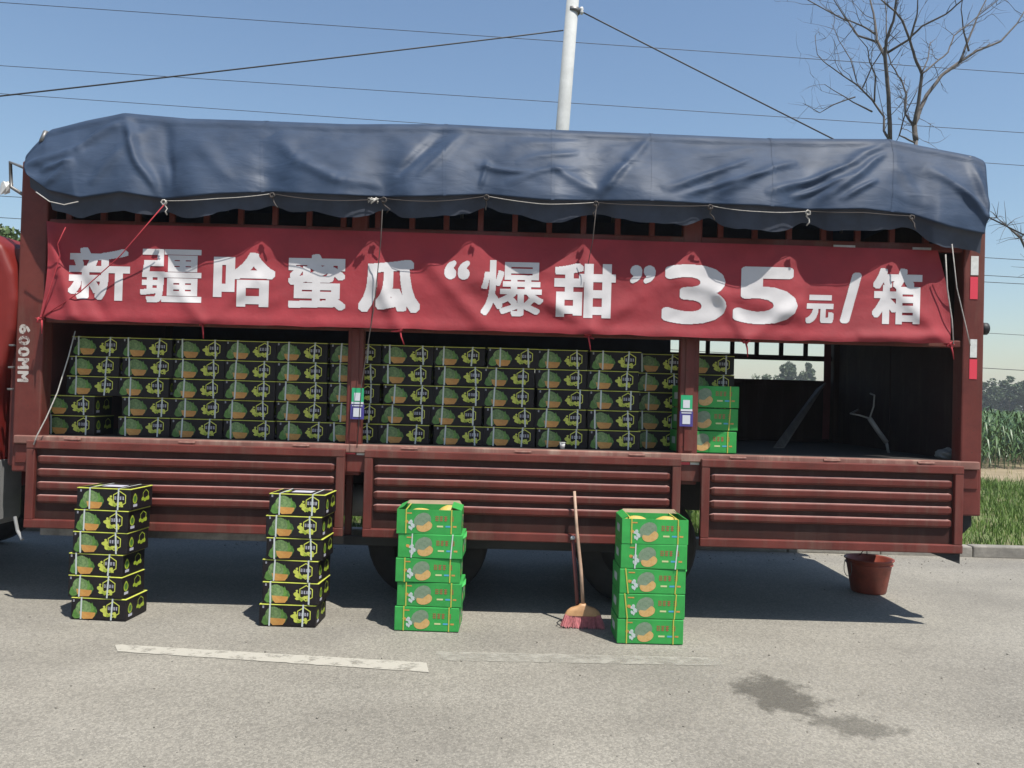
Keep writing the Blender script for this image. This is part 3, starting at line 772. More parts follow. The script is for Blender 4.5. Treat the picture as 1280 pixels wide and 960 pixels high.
# painted lettering on the front corner post, read downwards
def glyph_tris(ch):
    c = bpy.data.curves.new('t', 'FONT'); c.body = ch; c.resolution_u = 4
    o = bpy.data.objects.new('t', c); COL.objects.link(o)
    dg = bpy.context.evaluated_depsgraph_get(); me = o.evaluated_get(dg).to_mesh()
    me.calc_loop_triangles()
    v = np.array([x.co[:2] for x in me.vertices]); t = np.array([x.vertices[:] for x in me.loop_triangles])
    o.evaluated_get(dg).to_mesh_clear(); bpy.data.objects.remove(o); bpy.data.curves.remove(c)
    return v, t
def raster(v, t, nx, ny, dil, dily=None, sq=False):
    """glyph -> boolean grid filling its bounding box, thickened by dil cells"""
    dily = dil if dily is None else dily
    lo = v.min(0); hi = v.max(0); px_, py_ = dil+1, dily+1
    q = (v-lo)/(hi-lo)*[nx-2*px_, ny-2*py_] + [px_, py_]
    g = np.zeros((ny, nx), bool); yy, xx = np.mgrid[0:ny, 0:nx] + .5
    for tri in t:
        a, b, c = q[tri]; x0, x1 = int(max(0, min(a[0],b[0],c[0])-1)), int(min(nx, max(a[0],b[0],c[0])+2)); y0, y1 = int(max(0, min(a[1],b[1],c[1])-1)), int(min(ny, max(a[1],b[1],c[1])+2))
        X = xx[y0:y1, x0:x1]; Y = yy[y0:y1, x0:x1]
        e = lambda p, r: (r[0]-p[0])*(Y-p[1]) - (r[1]-p[1])*(X-p[0])
        e1, e2, e3 = e(a,b), e(b,c), e(c,a)
        g[y0:y1, x0:x1] |= ((e1>=-1e-6)&(e2>=-1e-6)&(e3>=-1e-6)) | ((e1<=1e-6)&(e2<=1e-6)&(e3<=1e-6))
    out = g.copy()
    for dy in range(-dily, dily+1):
        for dx in range(-dil, dil+1):
            if sq or (dx/(dil+.3))**2+(dy/(dily+.3))**2 <= 1: out |= np.roll(np.roll(g, dy, 0), dx, 1)
    return out
def grid_quads(g, fn):
    ny, nx = g.shape; idx = -np.ones((ny+1, nx+1), int); V = []; F = []
    ys, xs = np.nonzero(g)
    for y, x in zip(ys, xs):
        q = []
        for (a, b) in ((y,x),(y,x+1),(y+1,x+1),(y+1,x)):
            if idx[a, b] < 0: idx[a, b] = len(V); V.append(fn(b/nx, a/ny))
            q.append(idx[a, b])
        F.append(q)
    return V, F
a = W(31, 405, SY-.032); zc = a.z; mbt = MB()
for ch, h in (('6', 14), ('0', 14), ('0', 14), ('M', 16), ('M', 16)):
    v, t = glyph_tris(ch); g = raster(v, t, 30, 40, 2); hh = h*.00585; zz = zc
    # rotated: glyph u runs downwards, glyph v runs to +x
    V, F = grid_quads(g, lambda u, vv: (a.x-.042 + vv*.085, SY-.0325, zz - u*hh*.92)); mbt.add(V, F); zc -= hh
part(mbt, 'painted_lettering', worn_mat('worn_white', (.50, .46, .42), .32, .52, 22, .8))

# ================================================================== TARPAULIN
TOPL = [(30,190),(40,178),(60,158),(105,147),(150,138),(230,145),(328,148),(430,152),(555,152),(690,159),(815,164),(960,170),(1115,171),(1180,184),(1222,192),(1240,200)]
HEML = [(25,212),(60,238),(100,247),(150,240),(205,249),(270,242),(340,240),(410,243),(480,246),(545,245),(608,243),(680,250),(745,251),(815,251),(888,255),(950,257),(1010,262),(1080,261),(1140,268),(1190,284),(1240,294)]
TIES = [205, 340, 480, 608, 745, 888, 1010, 1140]
RIDGE = [((150,140),(205,246),.045,.050),((150,146),(105,188),.04,.06),((105,188),(40,206),.035,.06),((62,213),(98,207),.03,.035),((98,207),(70,236),.025,.05),
 ((345,168),(375,205),.022,.09),((375,205),(430,233),.03,.07),((430,233),(478,242),.02,.06),((555,158),(505,222),-.03,.06),((575,165),(530,225),.02,.05),((600,212),(660,222),.022,.03),
 ((612,205),(600,240),.022,.03),((745,246),(785,205),.03,.045),((785,205),(815,168),.025,.06),((745,246),(690,215),.018,.05),((830,243),(935,203),.03,.040),((850,250),(955,222),.03,.032),
 ((888,250),(985,205),.028,.045),((955,250),(1060,208),.04,.042),((1060,208),(1115,174),.035,.055),((985,254),(1050,228),.034,.030),((1015,258),(1105,196),.036,.042),((1040,258),(1085,232),.03,.028),
 ((1115,175),(1135,262),.015,.09),((1165,212),(1215,262),.035,.055),((1190,240),(1230,282),.03,.04),((1222,195),(1228,285),.03,.05),((640,180),(730,172),.014,.05),((240,170),(300,232),.014,.09),
 ((180,160),(130,232),.025,.06),((200,150),(222,236),-.02,.05),((650,205),(720,190),.016,.04),((640,232),(715,214),.018,.035),((870,190),(960,182),.012,.05)]
RW = []
for a, b, A, wd in RIDGE:
    p, q = W(a[0], a[1], 5.8), W(b[0], b[1], 5.8); RW.append((np.array([p.x, p.z]), np.array([q.x, q.z]), A, wd))
def fold(P):
    d = np.zeros(len(P))
    wx = np.array([noise.noise((a*3.1, b*3.1, 7.)) for a, b in P]); wz = np.array([noise.noise((a*3.1, b*3.1, 17.)) for a, b in P])
    P = P + np.c_[wx, wz]*.035
    for p, q, A, wd in RW:
        v = q-p; L2 = v@v; t = np.clip(((P-p)@v)/L2, -.12, 1.12); c = p + t[:,None]*v
        r = np.linalg.norm(P-c, axis=1); ww = .78*wd*(1.15-.5*np.clip(t,0,1))
        d += A*np.exp(-(r/ww)**2)*np.clip(1.25*np.sin(math.pi*np.clip(.08+.84*t, 0, 1))**.7, 0, 1)
    return d
def hemY(px):
    dt = min(abs(px-t) for t in TIES); tie = math.exp(-(dt/25.)**2); n1 = noise.noise((px*.018, 1.7, 0))
    e = min(1, max(0, (px-33)/60.), max(0, (1231-px)/60.))
    return 5.70 - e*(.085*(1-tie)*(1+.55*n1) + .03)
def build_tarp():
    nu = 560; ns = 46
    pxs = np.linspace(33, 1231, nu)
    cols = []
    for i, px in enumerate(pxs):
        zt = W(px, interp(TOPL, px), 5.95).z; hp = interp(HEML, px); zh = W(px, hp, hemY(px)).z
        xt = W(px, interp(TOPL, px)+20, 5.9).x; xh = W(px, hp, hemY(px)).x
        dt = min(abs(px-t) for t in TIES); tie = math.exp(-(dt/16.)**2); sw = 1-tie
        n1 = noise.noise((px*.018, 1.7, 0)); n2 = noise.noise((px*.06, 4.2, 0))
        fl = (.085 + .055*sw*(.9+.9*n1) + .012*n2) if px > 60 else .08
        yh = hemY(px)
        col = []
        # inner flap, from its lower edge up to the hem fold
        col.append((xh, yh+.052+.010*n2, zh-fl)); col.append((xh, yh+.046+.010*n2, zh-fl*.6)); col.append((xh, yh+.042, zh-fl*.25)); col.append((xh, yh+.026, zh+.006))
        zc = zt-.10; yc = 5.885
        for k in range(ns):
            t = k/(ns-1); bulge = -.018*math.sin(math.pi*t)
            col.append((xh+(xt-xh)*t, yh+(yc-yh)*(t**1.15)+bulge, zh+(zc-zh)*t))
        for a in np.linspace(.12, 1, 9):
            q = a*math.pi/2; col.append((xt, yc+.16*(1-math.cos(q)), zc+.10*math.sin(q)))
        for y, dz in ((6.3,.012),(6.7,.025),(7.05,.03),(7.4,.025),(7.8,.012),(8.06,0)): col.append((xt, y, zt+dz))
        for y, z in ((8.2,zt-.05),(8.27,zt-.14),(8.33,zt-.45),(8.36,2.9)): col.append((xt, y, z))
        cols.append(col)
    A = np.array(cols); nv = A.shape[1]
    # folds on the hanging side
    sl = slice(4, 4+ns+9); B = A[:, sl].reshape(-1, 3)
    d = fold(B[:, [0, 2]])
    wv = np.array([.010*noise.noise((p[0]*2.1, p[2]*4.5, 0)) + .006*noise.noise((p[0]*7+p[2]*6, p[2]*9-p[0]*3, 3)) for p in B])
    t = np.tile(np.linspace(0, 1, ns+9), nu); wgt = np.clip(np.minimum((t+.05)*5, (1.0-t)*4), 0, 1)
    d = (d*.92 + wv)*wgt
    B[:,1] -= d*.93; B[:,2] += d*.22
    A[:, sl] = B.reshape(nu, ns+9, 3)
    # pucker at each tie point
    V = A.reshape(-1, 3); F = []
    for i in range(nu-1):
        for j in range(nv-1): F.append((i*nv+j, (i+1)*nv+j, (i+1)*nv+j+1, i*nv+j+1))
    V = list(map(tuple, V))
    # end flaps: the cross-section closed towards its middle
    for i, sx in ((0, -1), (nu-1, 1)):
        ring = [i*nv+j for j in range(4, nv)]; c = len(V)
        for j in range(4, nv):
            x, y, z = A[i, j]; V.append((x + sx*.02 - sx*.0, y + (7.05-y)*.35, 2.95 + (z-2.95)*.45))
        for j in range(len(ring)-1): F.append((ring[j], ring[j+1], c+j+1, c+j))
        cc = len(V); V.append((A[i,4,0]+sx*.02, 7.05, 2.95))
        for j in range(len(ring)-1): F.append((c+j, c+j+1, cc, cc))
    tri = [f for f in F if f[2] != f[3]]; t3 = [f[:3] for f in F if f[2] == f[3]]
    b = MB(); b.add(V, tri + [list(f) for f in t3])
    root = empty('tarpaulin', (-.1, 7.05, 2.9)); b.m = [1 if (k % (nv-1)) < 3 and k < (nu-1)*(nv-1) else 0 for k in range(len(b.f))]
    o = b.build('sheet', [m_tarp, m_tarpshade], root, True); o.location = -root.location
    return root, A
tarp, TA = build_tarp()
tag(tarp, 'dusty blue tarpaulin stretched and tied over the truck cargo frame', 'tarpaulin')
def tpart(mb, name, m, smooth=True): o = mb.build(name, m, tarp, smooth); o.location = -tarp.location; return o
# welded seams of the sheet
for px in (328, 555, 690, 815, 965, 1115):
    i = int((px-33)/1198*559); vs = []; nvv = TA.shape[1]-10
    for j in range(4, nvv):
        for k in (0, 2): x, y, z = TA[i+k, j]; vs.append((x, y-.0025, z+.0015))
    mb = MB(); n_ = nvv-4; mb.add(vs, [(2*q, 2*q+1, 2*q+3, 2*q+2) for q in range(n_-1)]); tpart(mb, 'seam', m_tarp)
# hem ropes, knots and tails
for k in range(len(TIES)-1):
    a, b = TIES[k], TIES[k+1]; pts = []
    off = random.uniform(4, 10)
    for i in range(13):
        t = i/12; px = a + (b-a)*t; s = 4*t*(1-t); pts.append(W(px, interp(HEML, px) + 2 + off*s*.6, hemY(px) + .004))
    mb = MB(); mb.tube(pts, .0026, 5); tpart(mb, 'hem_rope', m_rope if k in (0, 3, 5) else m_rope_d)
mb = MB(); mb.tube([W(x, y, 5.60) for x, y in ((45,240),(62,252),(80,256),(98,252))], .004, 5); tpart(mb, 'hem_rope', m_rope)
for px in TIES:
    y = interp(HEML, px); c = W(px, y+4, hemY(px)-.018); mb = MB()
    for q in range(4):
        a0 = random.uniform(0, 6.28); L = [c + Vector((math.cos(a0+j*1.3), random.uniform(-.5,.5), math.sin(a0+j*1.3)))*.018 for j in range(6)]; mb.tube(L, .005, 5)
    L = [c]
    for j in range(4): L.append(L[-1] + Vector((random.gauss(.004,.012), random.gauss(0,.008), -.022)))
    mb.tube(L, .005, 5); tpart(mb, 'knot', m_rope if px in (205, 1010) else m_rope_d)
mb = MB(); c = W(466, 250, hemY(466)-.02)
for q in range(9): mb.tube([c + Vector((random.gauss(0,.02), random.gauss(0,.01), random.gauss(0,.014))) for j in range(4)], .005, 5)
tpart(mb, 'knot', m_rope)
# curtains hanging inside along the far side and the dark cloth closing the empty bay
def curtain(x0, x1, y, z0, z1, name, m):
    mb = MB(); n = int((x1-x0)/.04)+2; vs = []
    for i in range(n):
        x = x0+(x1-x0)*i/(n-1)
        for j in range(9):
            z = z0+(z1-z0)*j/8; vs.append((x, y + .012*math.sin(x*19+noise.noise((x*2,z*2,0))*3)*(1-j/10) + .02*noise.noise((x*3, z*2, 1)), z))
    mb.add(vs, [(i*9+j,(i+1)*9+j,(i+1)*9+j+1,i*9+j+1) for i in range(n-1) for j in range(8)])
    tpart(mb, name, m)
curtain(XL+.1, W(838, 430, 8.16).x, 8.16, 1.9, 3.4, 'side_curtain', m_tarpshade)
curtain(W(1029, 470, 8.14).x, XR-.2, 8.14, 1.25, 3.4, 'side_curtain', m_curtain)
curtain(W(838,430,8.16).x, W(1029,470,8.14).x, 8.20, 2.32, 3.4, 'side_curtain', m_tarpshade)

# ================================================================== BANNER
BY = 5.815
BT = [(58,276),(75,279),(300,284),(530,291),(800,301),(1000,307),(1172,313),(1188,318)]
BB = [(50,396),(75,400),(300,406),(500,411),(750,418),(1000,426),(1185,429)]
def bdisp(x, z):
    d = .030 + .016*noise.noise((x*1.5, z*2.2, 0)) + .010*noise.noise((x*3.2+z*3.5, z*4-x*1.2, 2)) + .006*noise.noise((x*7-z*5, z*8, 4))
    for (p, q, A, wd) in BF:
        vx, vz = q[0]-p[0], q[1]-p[1]; L2 = vx*vx+vz*vz; t = max(0, min(1, ((x-p[0])*vx+(z-p[1])*vz)/L2))
        r2 = (x-p[0]-t*vx)**2 + (z-p[1]-t*vz)**2; d += A*math.exp(-r2/(wd*wd))
    return d
BF = []
for a, b, A, wd in [((62,290),(90,395),.025,.04),((75,305),(130,395),-.02,.05),((250,400),(200,330),.018,.05),((255,402),(320,350),.016,.05),((500,412),(470,350),.018,.05),((535,330),(600,400),.022,.06),
   ((585,345),(700,380),.016,.08),((730,300),(740,420),.012,.04),((745,415),(690,380),.014,.05),((730,415),(800,370),.016,.06),((935,425),(900,370),.02,.05),((930,425),(1000,380),.02,.05),
   ((1180,425),(1120,360),.022,.06),((1185,420),(1080,420),.02,.04),((1170,330),(1185,420),-.018,.05),((850,350),(1000,395),.014,.06),((70,395),(1180,427),.014,.05)]:
    p, q = W(a[0], a[1], BY), W(b[0], b[1], BY); BF.append(((p.x,p.z),(q.x,q.z),A,wd))
def bpoint(px, py, off=0.0):
    p = W(px, py, BY); Y = BY - bdisp(p.x, p.z) - off - .10*max(0, 2.78-p.z); p = W(px, py, Y); return (p.x, Y, p.z)
def build_banner():
    b = MB(); nu, nv = 300, 44
    for i in range(nu+1):
        t = i/nu
        for j in range(nv+1):
            s = j/nv
            pxt = 58 + (1172-58)*t; pxb = 50 + (1188-50)*t
            bulge = 6*math.sin(math.pi*s)*max(0, (t-.97)/.03) - 5*math.sin(math.pi*s)*max(0, (.03-t)/.03)*-1
            px = pxt + (pxb-pxt)*s + bulge
            py = interp(BT, px) + (interp(BB, px) + 1.5*noise.noise((px*.03, 0, 0)) - interp(BT, px))*s
            b.v.append(bpoint(px, py))
    for i in range(nu):
        for j in range(nv): b.f.append([i*(nv+1)+j, (i+1)*(nv+1)+j, (i+1)*(nv+1)+j+1, i*(nv+1)+j+1]); b.m.append(0)
    root = empty('banner', (0, BY, W(640, 412, BY).z)); o = b.build('cloth', m_banner, root, True); o.location = -root.location
    tag(root, 'red cloth banner with large white Chinese lettering and price, tied under the tarpaulin', 'banner')
    G_ = [('新',85,309,163,376,3),('疆',175,311,253,379,2),('哈',266,315,345,384,4),('蜜',359,317,433,388,3),('瓜',448,324,526,391,5),('“',555,325,588,350,4),('爆',601,325,680,396,2),('甜',692,329,770,398,4),
          ('”',787,331,820,355,4),('3',827,330,909,406,9),('5',916,333,998,406,9),('元',1007,368,1043,405,3),('/',1050,340,1077,405,5),('箱',1090,335,1153,406,3)]
    for ch, x0, y0, x1, y1, dil in G_:
        v, t = glyph_tris(ch); nx = int((x1-x0)*1.5); ny = int((y1-y0)*1.5)
        g = raster(v, t, nx, ny, dil, 5 if ch in '35' else None, ch not in '35“”/')
        sl = math.tan(ROLL)
        def fn(u, vv):
            px = x0+(x1-x0)*u + (vv-.5)*2; py = y1-(y1-y0)*vv + (u-.5)*(x1-x0)*sl*.8
            return bpoint(px, py, .003)
        V, F = grid_quads(g, fn); mb = MB(); mb.add(V, F)
        o = mb.build('lettering', m_letter, root, True); o.location = -root.location
    return root
banner = build_banner()
def bpart(mb, name, m): o = mb.build(name, m, banner, True); o.location = -banner.location
for pts, m, r in [([(205,256),(150,320),(100,365),(50,398)], m_rope_r, .004), ([(82,284),(72,305),(75,320),(60,370),(52,398)], m_rope_r, .004),
                  ([(478,262),(476,300),(468,380),(460,430),(452,480),(446,560)], m_rope_d, .0035), ([(1190,305),(1196,360),(1208,410),(1213,432)], m_rope, .004),
                  ([(1182,318),(1184,360),(1190,400),(1192,430)], m_rope, .005), ([(745,262),(741,300),(735,330)], m_rope_d, .003)]:
    mb = MB(); mb.tube([W(x, y, min(5.70, 5.62+max(0, y-262)*.001)) for x, y in pts], r, 5); bpart(mb, 'tie_cord', m)
for px, py in ((253,404),(500,412),(735,419),(932,427),(1188,430),(52,398)):
    mb = MB(); c = W(px, py, 5.71)
    for q in range(5): mb.tube([c + Vector((random.gauss(0,.02), random.gauss(0,.008), random.gauss(0,.012))) for j in range(4)], .006, 5)
    mb.tube([c, c+Vector((.01,-.01,-.05)), c+Vector((random.gauss(.02,.02),-.01,-.11))], [.008,.006,.003], 5)
    bpart(mb, 'knot', m_rope_r)
# thin pale rope hanging into the first bay
mb = MB(); mb.tube([W(94, 414, 5.86), W(86, 445, 5.84), W(72, 490, 5.80), W(58, 522, 5.76), W(46, 545, 5.74), W(42, 556, 5.73)], .005, 6)
tag(mb.build('hanging_rope', m_rope, None, True), 'thin pale rope slanting across the corner of the bed beside the cab', 'rope')

# ================================================================== CARTONS
m_cblack = mat('carton_black', (.010, .008, .009), .5, spec=.22, var=.3, scale=6, objrand=.25)
m_lime = mat('carton_lime', (.44, .47, .07), .5, var=.12, scale=20)
m_limed = mat('carton_lime_dark', (.28, .36, .03), .5, var=.2, scale=30)
m_leafp = mat('print_leaf', (.10, .22, .035), .5, col2=(.03, .09, .018), scale=35, objrand=.2)
m_melonp = mat('print_melon', (.17, .26, .095), .5, col2=(.065, .125, .04), scale=60, objrand=.2)
m_orange = mat('print_orange', (.50, .27, .07), .5, col2=(.40, .18, .04), scale=25, objrand=.12)
m_strap = mat('strap_white', (.46, .50, .48), .4)
m_ptext = mat('print_white', (.42, .42, .48), .5)
m_kraft = mat('carton_kraft', (.36, .27, .17), .8, var=.1, scale=12)
BW_, BD_, BH_ = .385, .275, .150
def el(cx, cz, rx, rz, n=18, a0=0, a1=6.283, rot=0):
    return [(cx + rx*math.cos(a)*math.cos(rot) - rz*math.sin(a)*math.sin(rot), cz + rx*math.cos(a)*math.sin(rot) + rz*math.sin(a)*math.cos(rot)) for a in np.linspace(a0, a1, n, endpoint=abs(a1-a0) < 6.2)]
def pr(mb, pts, y, mi): mb.poly([(x, y, z) for x, z in pts], mi)
def hexring(mb, cx, cz, r, wd, y, mi, sq=1.0):
    o = [(cx+r*sq*math.cos(R(90+60*k)), cz+r*math.sin(R(90+60*k))) for k in range(6)]; i_ = [(cx+(r-wd)*sq*math.cos(R(90+60*k)), cz+(r-wd)*math.sin(R(90+60*k))) for k in range(6)]
    for k in range(6):
        j = (k+1) % 6; pr(mb, [o[k], o[j], i_[j], i_[k]], y, mi)
def blob(cx, cz, r, n, seed, sx=1.0, jag=.35):
    g = random.Random(seed); return [(cx + sx*r*(1+g.uniform(-jag, jag))*math.cos(2*math.pi*k/n), cz + r*(1+g.uniform(-jag, jag))*math.sin(2*math.pi*k/n)) for k in range(n)]
def glyphish(mb, x0, z0, wd, h, seed, y, mi):
    """tiny illegible printed characters: strokes only"""
    g = random.Random(seed)
    for k in range(3): z = z0 + h*(.1+.38*k); pr(mb, [(x0, z), (x0+wd*g.uniform(.7,1), z), (x0+wd*g.uniform(.7,1), z+h*.14), (x0, z+h*.14)], y, mi)
    for k in range(2): x = x0 + wd*g.uniform(.1,.8); pr(mb, [(x, z0), (x+wd*.16, z0), (x+wd*.16, z0+h), (x, z0+h)], y-.0002, mi)
PM = [m_cblack, m_lime, m_limed, m_leafp, m_melonp, m_orange, m_ptext]
def black_front(seed):
    mb = MB(); y = -BD_/2-.0012; x = -BW_/2; g = random.Random(seed); z = 0
    j = lambda: g.uniform(-.004, .004)
    K = 1.08
    def pr(mb, pts, y, mi): mb.poly([(x+(a-x)*(K if a < x+.19 and mi > 2 and mi < 6 else 1), y, b*(K if a < x+.19 and mi > 2 and mi < 6 else 1)-(.006 if a < x+.19 and mi > 2 and mi < 6 else 0)) for a, b in pts], mi)
    pr(mb, [(x+.012,.028),(x+.022,.062),(x+.040,.082),(x+.058,.104),(x+.085,.118),(x+.10,.06),(x+.06,.016),(x+.03,.012)], y, 3)
    pr(mb, [(x+.10,.03),(x+.12,.12),(x+.135,.108),(x+.142,.118),(x+.150,.096),(x+.166,.088),(x+.176,.062),(x+.160,.03)], y-.0003, 3)
    pr(mb, el(x+.088+j(), .078, .050, .050), y-.0006, 4)
    pr(mb, [(x+.060,.058),(x+.165,.054),(x+.160,.034),(x+.146,.016),(x+.085,.012),(x+.068,.028)], y-.0009, 5)
    cx, cz = x+.300, .080
    hexring(mb, cx, cz, .056, .0075, y-.0016, 1, .95)
    for (a, b, r, s) in ((-.066,-.010,.017,1),(-.052,-.034,.017,2),(-.034,-.040,.014,3),(-.012,-.034,.013,4),(.010,-.030,.013,5),(-.062,.014,.008,7),(.016,-.048,.009,8)):
        pr(mb, blob(cx+a, cz+b, r, 9, s+seed, 1.15), y-.0003-.0001*s, 1 if s % 3 else 2)
    for k in range(4): glyphish(mb, cx-.036+k*.0185, cz-.006, .014, .022, k+seed, y-.0014, 6)
    glyphish(mb, x+.018, .120, .012, .016, 3, y, 6)
    return mb.mesh('front_print', PM)
def black_side():
    mb = MB(); y = BW_/2+.0012; d0 = -BD_/2
    def ps(pts, off, mi): mb.poly([(y+off, d0+a, b) for a, b in pts], mi)
    ps([(.05+.028*math.cos(t)*(1-.4*max(0,math.sin(t))), .078+.036*math.sin(t)) for t in np.linspace(0,6.283,14,endpoint=False)], 0, 2)
    ps(el(.05, .076, .018, .022), .0004, 3)
    ps([(.03,.022),(.078,.022),(.078,.040),(.03,.040)], 0, 6)
    for k in range(6):
        a, b = R(90+60*k), R(150+60*k); c = (.185, .086)
        ps([(c[0]+.042*math.cos(a), c[1]+.042*math.sin(a)), (c[0]+.042*math.cos(b), c[1]+.042*math.sin(b)), (c[0]+.036*math.cos(b), c[1]+.036*math.sin(b)), (c[0]+.036*math.cos(a), c[1]+.036*math.sin(a))], 0, 2)
    for s, (a, b) in enumerate(((-.035,-.02),(-.015,-.028),(.008,-.026),(.03,-.022))): ps(blob(.185+a, .086+b, .015, 8, s+30), .0004+.0001*s, 2)
    for k in range(3): ps([(.10+k*.02,.122),(.114+k*.02,.122),(.114+k*.02,.134),(.10+k*.02,.134)], 0, 0)
    return mb.mesh('side_print', PM)
bb = MB(); bb.rbox(-BW_/2, BW_/2, -BD_/2, BD_/2, .001, BH_-.004, .004); b_body = bb.mesh('melon_carton', m_cblack)
def lid():
    mb = MB(); e = .0012
    mb.rbox(-BW_/2-e, BW_/2+e, -BD_/2-e, BD_/2+e, BH_-.0095, BH_-.0035, .002, 0); return mb.mesh('lid_rim', m_lime)
b_lid = lid()
bt = MB(); bt.box(-BW_/2+.012, BW_/2-.012, -BD_/2+.012, BD_/2-.012, BH_-.0033, BH_-.0022, 0)
bt.box(-.07, .07, -.05, .05, BH_-.0021, BH_-.0016, 6); bt.box(-.13, -.09, -.06, .03, BH_-.0021, BH_-.0016, 2); b_top = bt.mesh('lid_top', PM)
def strap(x, tilt):
    mb = MB(); w2 = .0055; y0 = -BD_/2-.0050; y1 = BD_/2+.004; z1 = BH_-.001
    mb.add([(x-w2,y0,.003),(x+w2,y0,.003),(x+w2+tilt,y0,z1),(x-w2+tilt,y0,z1)], [(0,1,2,3)])
    mb.add([(x-w2+tilt,y0,z1),(x+w2+tilt,y0,z1),(x+w2,y1,z1),(x-w2,y1,z1)], [(0,1,2,3)])
    mb.add([(x-w2,y1,.003),(x+w2,y1,.003),(x+w2,y1,z1),(x-w2,y1,z1)], [(0,1,2,3)])
    return mb.mesh('strap', m_strap)
straps_a = [strap(-.120+d, t) for d, t in ((0,.002),(.010,.006),(-.014,-.004),(.022,.001))]
straps_b = [strap(.104+d, t) for d, t in ((0,.003),(.014,-.008),(-.012,.008),(.024,.0))]
fronts = [black_front(s) for s in (1, 2, 3, 4)]; b_side = black_side()
def black_carton(loc, rz, label, group, side=True):
    o = obj('melon_carton', b_body, None, loc, rz); tag(o, label, 'carton', group)
    obj('lid_rim', b_lid, o); obj('lid_top', b_top, o)
    obj('strap', random.choice(straps_a), o); obj('strap', random.choice(straps_b), o)
    fp = obj('front_print', random.choice(fronts), o); fp.location = (random.uniform(-.007,.007), 0, random.uniform(-.003,.003))
    if side: obj('side_print', b_side, o)
    return o
ORD = ['first','second','third','fourth','fifth','sixth','seventh','eighth','ninth','tenth','eleventh','twelfth','thirteenth']
ROW = ['bottom row','second row up','third row up','fourth row up','top row']
CY = 6.03 + BD_/2
X0 = W(85, 480, 6.03).x; pitch = (W(930, 490, 6.03).x - X0)/13
for c in range(13):
    dxc = random.uniform(-.006, .006); zacc = FZ + .001
    for r in range(5):
        x = X0 + pitch*(c+.5) + dxc + random.uniform(-.014, .014); dy = random.uniform(-.012, .012)
        if c == 0 and r < 2: x -= .17; dy = -.03
        if c > 10: dy += .222
        black_carton((x, CY+dy, zacc), random.gauss(0, .018), 'black melon carton in the truck bed, %s, %s column from the cab' % (ROW[r], ORD[c]), 'black cartons stacked in the truck bed')
        zacc += BH_ - .0008
POSW = ['at the bottom', 'second from the bottom', 'third from the bottom', 'fourth from the bottom', 'fifth from the bottom', 'on top']
def ground_stack(cx, cy, base_rz, n, shift, rzs, label, group, fn, h):
    z = .004
    for i in range(n):
        fn((cx + shift[i][0], cy + shift[i][1], z), base_rz + rzs[i], (label % POSW[i if i < n-1 else 5]), group, i); z += h
# stack beside the cab end and the next one
p = G(126, 776); a = -.085
ground_stack(p.x-.02, p.y + BD_/2 - .0, a, 6, [(.01,0),(-.015,0),(-.02,.005),(.005,0),(.01,0),(.022,0)], [.02,-.02,0,.015,-.01,0],
             'black carton %s of the road stack nearest the cab', 'black cartons stacked on the road near the cab', lambda l, r, s, g, i: black_carton(l, r, s, g), BH_-.0008)
p = G(362, 784)
ground_stack(p.x+.005, p.y + BD_/2, -.05, 6, [(-.02,0),(0,0),(-.005,.004),(.016,0),(.01,-.003),(.026,0)], [.03,0,-.03,.01,-.02,0],
             'black carton %s of the road stack beside the green stack', 'black cartons stacked on the road beside the green stack', lambda l, r, s, g, i: black_carton(l, r, s, g), BH_-.0008)

# green cartons
m_green = mat('carton_green', (.032, .265, .055), .5, spec=.3, var=.14, scale=8, objrand=.1)
m_greenin = mat('carton_inside', (.30, .24, .15), .85)
m_gmelon = mat('print_grey_melon', (.19, .25, .17), .5, col2=(.12, .18, .11), scale=50)
m_peach = mat('print_peach', (.52, .34, .14), .5, col2=(.44, .26, .08), scale=40)
m_gtext = mat('print_red', (.27, .10, .04), .5); m_chipw = mat('print_cream', (.48, .50, .24), .5); m_chipb = mat('print_blue', (.06, .30, .45), .5)
m_yel = mat('strap_yellow', (.40, .38, .06), .45); m_splash = mat('print_splash', (.40, .46, .44), .5)
GW, GD, GH = .435, .30, .163
GM = [m_gmelon, m_peach, m_gtext, m_chipw, m_chipb, m_splash, m_orange]
def green_front(seed):
    mb = MB(); y = -GD/2-.0012; x = -GW/2
    pr(mb, el(x+.172, .090, .062, .050, 20, rot=.6), y, 0)
    pr(mb, el(x+.186, .052, .054, .036, 18, rot=.25), y-.0003, 1)
    pr(mb, [(x+.138,.060),(x+.175,.056),(x+.214,.088),(x+.190,.104),(x+.155,.084)], y-.0006, 0)
    for k, (a, b, r) in enumerate(((.09,.075,.014),(.105,.060,.013),(.085,.045,.012),(.10,.038,.012),(.112,.05,.010),(.098,.085,.009))): pr(mb, blob(x+a, b, r, 8, k+seed, 1.0, .5), y-.0002*k, 5)
    for k in range(4): glyphish(mb, x+.258+k*.030 + (.012 if k == 3 else 0), .088, .024, .034, k+9, y, 2)
    for a, b, mi in ((.27,.312,3),(.328,.362,4),(.378,.402,6)): pr(mb, [(x+a,.048),(x+b,.048),(x+b,.059),(x+a,.059)], y, mi)
    pr(mb, [(x+.058,.135),(x+.10,.135),(x+.10,.143),(x+.058,.143)], y, 6); pr(mb, blob(x+.07, .08, .013, 8, 4, 1, .4), y, 6)
    return mb.mesh('front_print', GM)
g_front = green_front(5)
gb = MB(); gb.rbox(-GW/2, GW/2, -GD/2, GD/2, .001, GH-.001, .005); g_body = gb.mesh('green_carton', m_green)
